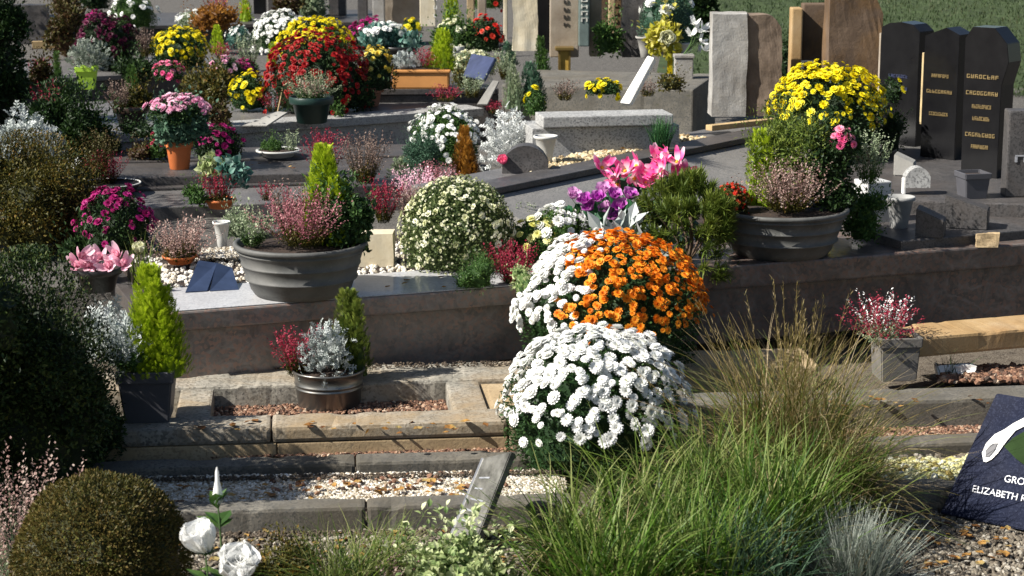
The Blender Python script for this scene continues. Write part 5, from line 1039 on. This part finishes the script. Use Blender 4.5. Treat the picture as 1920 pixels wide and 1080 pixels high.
# brass lantern hanging on the taupe post
p = PY(1058, 148, Yp-.13); t = thing('brass_lantern', 'brass grave lantern fixed on the taupe post', 'lantern', p); s = scale_at(p); hw = 13/s; hh = 60/s
box('base', -hw*.8, hw*.8, -hw*.8, hw*.8, 0, hh*.08, BRASS, t, .003); box('roof', -hw*1.35, hw*1.35, -hw*1.2, hw*1.2, hh*.9, hh, BRASS, t, .004); box('glass', -hw*.6, hw*.6, -hw*.6, hw*.6, hh*.082, hh*.895, GLASSY, t, .002)
for sx in (-1, 1):
    for sy in (-1, 1): box('corner_post', sx*hw*.75-.006, sx*hw*.75+.006, sy*hw*.75-.006, sy*hw*.75+.006, hh*.082, hh*.897, BRASS, t, .001)
rock('bracket', hw*1.2, .05, hh*.35, BRASS, t, n=3, amp=.002, loc=(0, .04, -hh*.36))
# vases, bouquet, white lilies
rt, w_, h_, s = put('flower_vase', 'grey stone vase holding the white and yellow bouquet', 'vase', (1190, 1232, 68, 168), .72, .0, Y=13.3); pot_round(rt, w_/2, h_, CONC, 'vase', soil=False)
t = M_('white bouquet with blue wrap standing in the grey stone vase', (1196, 1306, -30, 84), .0, M_WHI, C_GRN, .06, G_BLUEG, Y=13.3, cover=.45, gaps=.55, name='bouquet', cat='flowers')
p = PY(1250, 84, 13.3); t.location.z = PY(1250, 84, 13.3).z; 
for c in list(t.children): bpy.data.objects.remove(c)
s = scale_at(p); mum(t, 108/s, 112/s, s, pet=M_WHI, eye=C_GRN, leaf=G_BLUEG, fs=.07, cover=.5, gaps=.5)
p = PY(1246, 102, 13.1); t = thing('yellow_ribbon_bouquet', 'yellow wrapped bouquet with trailing ribbon below the white one', 'flowers', p); s = scale_at(p)
bush(t, 62/s, 66/s, s, mat=leafmat('wrap_yellow', [(.25, .26, .02), (.50, .46, .04), (.70, .62, .25)], .3), name='wrap', size=.05, n=260, lobes=1, tpl=T_LEAF6); rock('ribbon', 10/s, .012, 48/s, M_YEL, t, n=4, amp=.004, loc=(10/s, 0, -46/s)); bloom(t, .10, M_CRE, (.0, -.1, 30/s), (0, -1, .3), ROSE)
rt, w_, h_, s = put('flower_vase', 'tall pale grey vase right of the yellow ribbon', 'vase', (1264, 1294, 80, 158), .72, .0, Y=13.2); pot_round(rt, w_/2, h_, WHITEP, 'vase', soil=False)
for lb, b in (('small grey stone jar behind the leaning white plaque', (1226, 1250, 88, 150)), ('dark grey box vase between the two vases', (1240, 1268, 108, 160))):
    rt, w_, h_, s = put('stone_jar', lb, 'vase', b, .72, .0, Y=13.5); pot_square(rt, w_, h_, CONC if 'jar' in lb else ST_GREYD, .2, .9)
p = P(1306, 205, .62); t = thing('stone_pedestal', 'slim grey pedestal under the white artificial lilies', 'pedestal', (p.x, 12.2, .58)); s = scale_at((p.x, 12.2, .6)); zt = PY(1306, 108, 12.2).z-.58
box('shaft', -17/s, 17/s, -.05, .05, 0, zt, ST_WEATH, t, .006); box('cap', -19/s, 19/s, -.056, .056, zt+.001, zt+.02, ST_WEATH, t, .004)
rt = thing('white_lilies', 'white artificial lilies standing on the slim pedestal', 'flowers', (p.x, 12.2, .58+zt+.021))
for px, py in ((1302, 45), (1318, 55), (1296, 66), (1312, 78), (1322, 95), (1306, 58)):
    c = PY(px, py, 12.14); o = L_(c, rt); stem(rt, (0, 0, 0), o, .004); bloom(rt, .055, M_WHI, o, (rng.normal(0, .5), -.6, .6), LILY, 'flower')
# the big weathered stele
def sshape(x): return 1-.10*max(0, x)**2-.03*(x < -.8)
t, w_, h_, s = put('weathered_stele', 'broad weathered grey stele with brown right half', 'gravestone', (1330, 1458, 24, 240), .60, .0, Y=11.2)
rock('left_half', w_*.50, .17, h_, ST_WEATH, t, n=14, amp=.008, sc=6, seed=1, loc=(-w_*.25, 0, 0)); rock('right_half', w_*.52, .20, h_*.985, stone('stone_brown_grey', [(.12, .088, .062), (.20, .15, .11), (.28, .22, .165)], 5, rough=.85, bump=.6, stain=(.08, .05, .03)), t, n=14, amp=.010, sc=6, seed=9, shape=lambda x: 1-.12*max(0, x)**2.2, loc=(w_*.252, .04, 0))
a_ = P(1335, 246, .585); b_ = P(1462, 232, .585); t = thing('wooden_strip', 'tan wooden strip at the foot of the weathered stele', 'board', a_, math.atan2((b_-a_).y, (b_-a_).x)); box('board', 0, (b_-a_).length, 0, .05, 0, .03, WOOD, t, .003)
t, w_, h_, s = stele('dark slab with sandy lettered edge above the yellow mum', (1500, 1546, 6, 150), .60, ST_BROWN, .12, Y=11.6, name='headstone', kind='box')
t, w_, h_, s = stele('narrow golden sandstone strip beside the dark slab', (1479, 1499, 14, 150), .60, ST_OCHRE, .12, Y=11.5, name='headstone', kind='box'); marks(t, w_, h_, 4, WHITEST, x=w_*1.05, top=.45, step=.2, hh=.08, ww=1.2, y=-.0715)
t, w_, h_, s = stele('broad dark brown rock stele at the top right', (1545, 1644, -60, 190), .56, ST_BROWN, .22, Y=11.0, name='headstone', seed=4, sc=4, shape=lambda x: 1-.28*max(0, x)**1.5)
# black headstones, turned three quarters away
def black(label, x0, x1, yt, z, Y, outline, n=0, rz=-.95, letters=(), th=.13, strip=None):
    yb = 400; c = PY((x0+x1)/2, 300, Y); t = thing('black_headstone', label, 'gravestone', (c.x, Y, z), rz); s = scale_at(c); H = PY(c.x, yt, Y).z-z
    cw = (x1-x0)/s; W = (cw-th*abs(math.sin(rz)))/abs(math.cos(rz)); W = max(W, .12)
    o = prism('slab', [(x*W, zz*H) for x, zz in outline], th, ST_BLACK, t, .002)
    o.location = (-W/2*0, -th/2, 0)
    for k, (fz, fw, m) in enumerate(letters): 
        bm = bmesh.new(); m_ = 8+k % 3; ww = W*fw; gw = ww/m_*.72; q_ = random.Random(k*7+int(x0)); zb = H*fz; hh_ = H*.026
        for j in range(m_):
            a0 = -ww/2+ww*j/m_; bw = gw*.26
            bm_box(bm, a0, a0+bw, -th/2-.004, -th/2-.0005, zb, zb+hh_, 0)
            if q_.random() < .7: bm_box(bm, a0+gw-bw, a0+gw, -th/2-.0042, -th/2-.0006, zb, zb+hh_*q_.choice([1, 1, .5]), 0)
            for zz in q_.sample([0, .42, .84], 2): bm_box(bm, a0, a0+gw, -th/2-.0045, -th/2-.0007, zb+hh_*zz, zb+hh_*(zz+.16), 0)
        from_bm(bm, 'inscription', m, t)
    if strip: box('edge_strip', -W/2-.012, -W/2-.001, -th/2, -th/2+.03, H*strip[0], H*strip[1], strip[2], t, .002)
    return t
arch = [(-.5, 0), (.5, 0), (.5, .93), (.3, .985), (0, 1), (-.3, .985), (-.5, .95)]
octo = [(-.42, 0), (.42, 0), (.42, .62), (.56, .78), (.5, .90), (.2, 1), (-.3, 1), (-.46, .92)]
black('first black headstone from the left with arched top', 1646, 1738, 40, .52, 10.6, arch, rz=-.8, letters=((.55, .5, BLUEP), (.45, .5, BLUEP)), strip=(.2, .9, ST_TAUPE))
black('black headstone with light tan edge strip and gold letters', 1726, 1812, 50, .52, 10.1, [(-.5, 0), (.5, 0), (.5, .95), (.1, 1), (-.5, .93)], rz=-.75, letters=((.62, .5, GOLD), (.50, .75, GOLD), (.33, .55, GOLD)), strip=(.25, .80, plain('edge_tan', (.50, .38, .2), .6)))
black('angular black headstone with five lines of gold letters', 1798, 1898, 50, .52, 9.5, octo, rz=-.7, letters=((.66, .75, GOLD), (.55, .75, GOLD), (.46, .45, GOLD), (.38, .4, GOLD), (.27, .7, GOLD), (.19, .4, GOLD)))
t, w_, h_, s = stele('grey slab cut by the right edge of the picture', (1878, 1990, 205, 395), .52, ST_GREYD, .10, Y=8.9, name='headstone', kind='box'); marks(t, .1, h_, 1, SILV, x=-w_*.28, top=.45, hh=.08, ww=.5, y=-.0515)
# pots by the black headstones
p = P(1625, 422, .42); t = thing('white_stone_block', 'white square stone post right of the bowl planter', 'block', (p.x, 8.6, .42), .35); s = 430; box('block', -.06, .06, -.06, .06, 0, .22, plain('stone_white_grey', (.50, .50, .49), .6, bump=.3, var=.1), t, .006)
rt, w_, h_, s = put('grey_pot', 'grey conical pot in front of the slate plinth', 'pot', (1656, 1713, 368, 446), .42, .5); pot_round(rt, w_/2, h_, GREYP, 'vase')
rt, w_, h_, s = put('grey_pot', 'dark grey square pot at the foot of the angular black headstone', 'pot', (1796, 1848, 322, 372), .52, .5); pot_square(rt, w_, h_, ANTH, .2, .85)
a_ = P(1690, 372, .52); rt = thing('calla_ornament', 'white speckled arched stone ornament beside the grey pot', 'ornament', (a_.x+.06, 8.95, .52)); s = scale_at(rt.location)
rock('dome', 46/s, .08, 38/s, ST_GRAN, rt, n=8, amp=.004, shape=lambda x: math.sqrt(max(.05, 1-x*x*.7)), loc=(12/s, 0, 14/s)); box('foot', -14/s, -8/s, -.02, .02, 0, 30/s, WHITEST, rt, .004)
for i, (x0, x1, yt, yb, lb) in enumerate(((1716, 1768, 392, 446, 'wedge shaped slate block right of the grey conical pot'), (1770, 1850, 368, 430, 'long slate block before the angular black headstone'), (1675, 1712, 290, 330, 'square grey block at the foot of the first black headstone'))):
    t, w_, h_, s = put('slate_block', lb, 'block', (x0, x1, yt, yb), .46 if i < 2 else .52, .0, rz=-.3); prism('block', [(-w_/2, 0), (w_/2, 0), (w_/2, h_*.6), (-w_/2, h_)], .12, CONC if i == 2 else ST_GREYD, t)
p = P(1850, 462, .42); t = thing('tan_fieldstone', 'tan rounded fieldstone on the dark veined tomb', 'stone', p); rock('stone', .085, .05, .055, ST_SAND, t, n=6, amp=.012, sc=12)

# fallen leaves lying about on the stones
g = Geo(); q = []
for (x0, x1, y0, y1, z, k) in ((300, 900, 905, 945, .05, 60), (350, 940, 790, 812, .147, 30), (1400, 1900, 745, 765, .147, 26), (200, 1000, 1000, 1060, .01, 90), (1600, 1900, 980, 1070, .02, 80), (690, 1000, 520, 545, .405, 10), (1100, 1290, 255, 290, .59, 14), (300, 560, 300, 320, .434, 10)):
    for _ in range(k):
        p = P(random.uniform(x0, x1), random.uniform(y0, y1), z); q.append((p.x, p.y, p.z+.003))
q = np.array(q); k = len(q); d = rng.normal(0, 1, (k, 3)); d[:, 2] *= .15
g.inst(t_leaf6(.36, .14, -.12), q, frames(d), rng.uniform(.018, .042, k), rng.random(k))
tag(g.build('fallen_leaves', leafmat('leaf_fallen', [(.08, .035, .015), (.22, .10, .03), (.40, .22, .06), (.34, .28, .12)], .15)), 'brown and yellow fallen leaves lying on stones and gravel', 'leaves', kind='stuff')

# unseen shrubs added outside the left side so their shade darkens that edge
for i, (Y, hh, ww) in enumerate(((8.9, 1.5, 1.3), (10.8, 1.3, 1.5), (13.2, 1.2, 1.8), (16.2, 1.5, 2.2), (19.6, 1.8, 2.6))):
    t = thing('added_shade_shrub', ['nearest', 'second', 'third', 'fourth', 'farthest'][i]+' unseen shrub added at the left to shade the graves', 'shrub', (-.257*Y-.35-ww*.5, Y, .3), group=None)
    bush(t, ww, hh, 200, mat=G_DARK, size=.05, n=5000, lobes=5, kcore=.86); stem(t, (0, 0, 0), (0, 0, hh*.4), .05, WOODY, 'trunk')
# extra planting on the middle terraces
for nm, lb, cat, b, z, kind, mat, n_ in (
    ('heather_plant', 'white and pink heather mix between the bowl and budded mum', 'heather', (742, 838, 312, 392), .43, 's', M_BLP, 60),
    ('heather_plant', 'sage heather at the right foot of the budded mum', 'heather', (955, 1000, 380, 430), .40, 's', G_SAGE, 40),
    ('heather_plant', 'low purple heather in front of the sandy post', 'heather', (1030, 1090, 150, 190), .71, 's', M_HEAB, 50),
    ('heather_plant', 'grey heather tuft under the grey vase', 'heather', (1190, 1240, 150, 182), .71, 's', M_HEAB, 40),
    ('shrub', 'small green shrub between the grey vases', 'shrub', (1232, 1290, 140, 172), .71, 'b', G_OLIVE, 500),
    ('shrub', 'low green plants below the white pot and trough', 'shrub', (846, 900, 120, 170), .60, 'b', G_OLIVE, 500),
    ('shrub', 'leafy plant between the dark brown bowl and pink mum', 'shrub', (228, 300, 225, 262), .52, 'b', G_DARK, 500),
    ('shrub', 'dark leafy plant behind the pink flat topped mum', 'shrub', (385, 435, 190, 245), .52, 'b', G_BROWN, 600),
    ('heather_plant', 'russet heather left of the dark green bowl pot', 'heather', (485, 540, 170, 212), .52, 's', M_HEAC, 40),
    ('shrub', 'small olive tuft right of the dark green bowl pot', 'shrub', (622, 648, 190, 220), .52, 'b', G_MID, 200),
    ('heather_plant', 'rosy heather strip at the far left behind the silver plant', 'heather', (60, 120, 150, 215), .36, 's', M_HEAC, 50),
    ('shrub', 'green and white leaves left of the bowl with mauve heather', 'shrub', (415, 470, 395, 450), .40, 'b', G_SAGE, 500),
    ('shrub', 'dark evergreen under the black headstone flowers', 'shrub', (1640, 1700, 190, 262), .52, 'b', G_DARK, 900),
    ('shrub', 'dark bush behind the weathered stele', 'shrub', (1455, 1482, 60, 200), .56, 'b', G_DARK, 500)):
    Yx = {'dark evergreen under the black headstone flowers': 10.2}.get(lb)
    t, w_, h_, s = put(nm, lb, cat, b, z, .4, Y=Yx)
    if kind == 's': spikes(t, w_, h_, s, mat=mat, n=n_, lean=40)
    else: bush(t, w_, h_, s, mat=mat, size=max(.02, 4.5/s), n=n_, lobes=4)

GR = {'chrysanthemum': 'planted chrysanthemum domes on the graves', 'heather_plant': 'heather plants on the graves', 'conifer': 'small conifers on the graves', 'kerb_stone': 'grey kerb stones in the foreground',
      'black_headstone': 'black headstones at the upper right', 'added_shade_shrub': 'unseen shrubs added to shade the left edge', 'stone_post': 'narrow stone posts at the top edge', 'grass_tuft': 'ornamental grass clumps in the foreground',
      'white_eustoma': 'white eustoma at the bottom left', 'slate_tomb': 'slate tombs on the terrace', 'granite_tomb': 'brown granite tombs', 'silver_plant': 'silver leaved plants', 'stele': 'tall stone steles'}
for o in S.objects:
    if o.parent is None and o.get('label') and o.get('kind') is None:
        k = o.name.split('.')[0]
        if k in GR and not o.get('group'): o['group'] = GR[k]

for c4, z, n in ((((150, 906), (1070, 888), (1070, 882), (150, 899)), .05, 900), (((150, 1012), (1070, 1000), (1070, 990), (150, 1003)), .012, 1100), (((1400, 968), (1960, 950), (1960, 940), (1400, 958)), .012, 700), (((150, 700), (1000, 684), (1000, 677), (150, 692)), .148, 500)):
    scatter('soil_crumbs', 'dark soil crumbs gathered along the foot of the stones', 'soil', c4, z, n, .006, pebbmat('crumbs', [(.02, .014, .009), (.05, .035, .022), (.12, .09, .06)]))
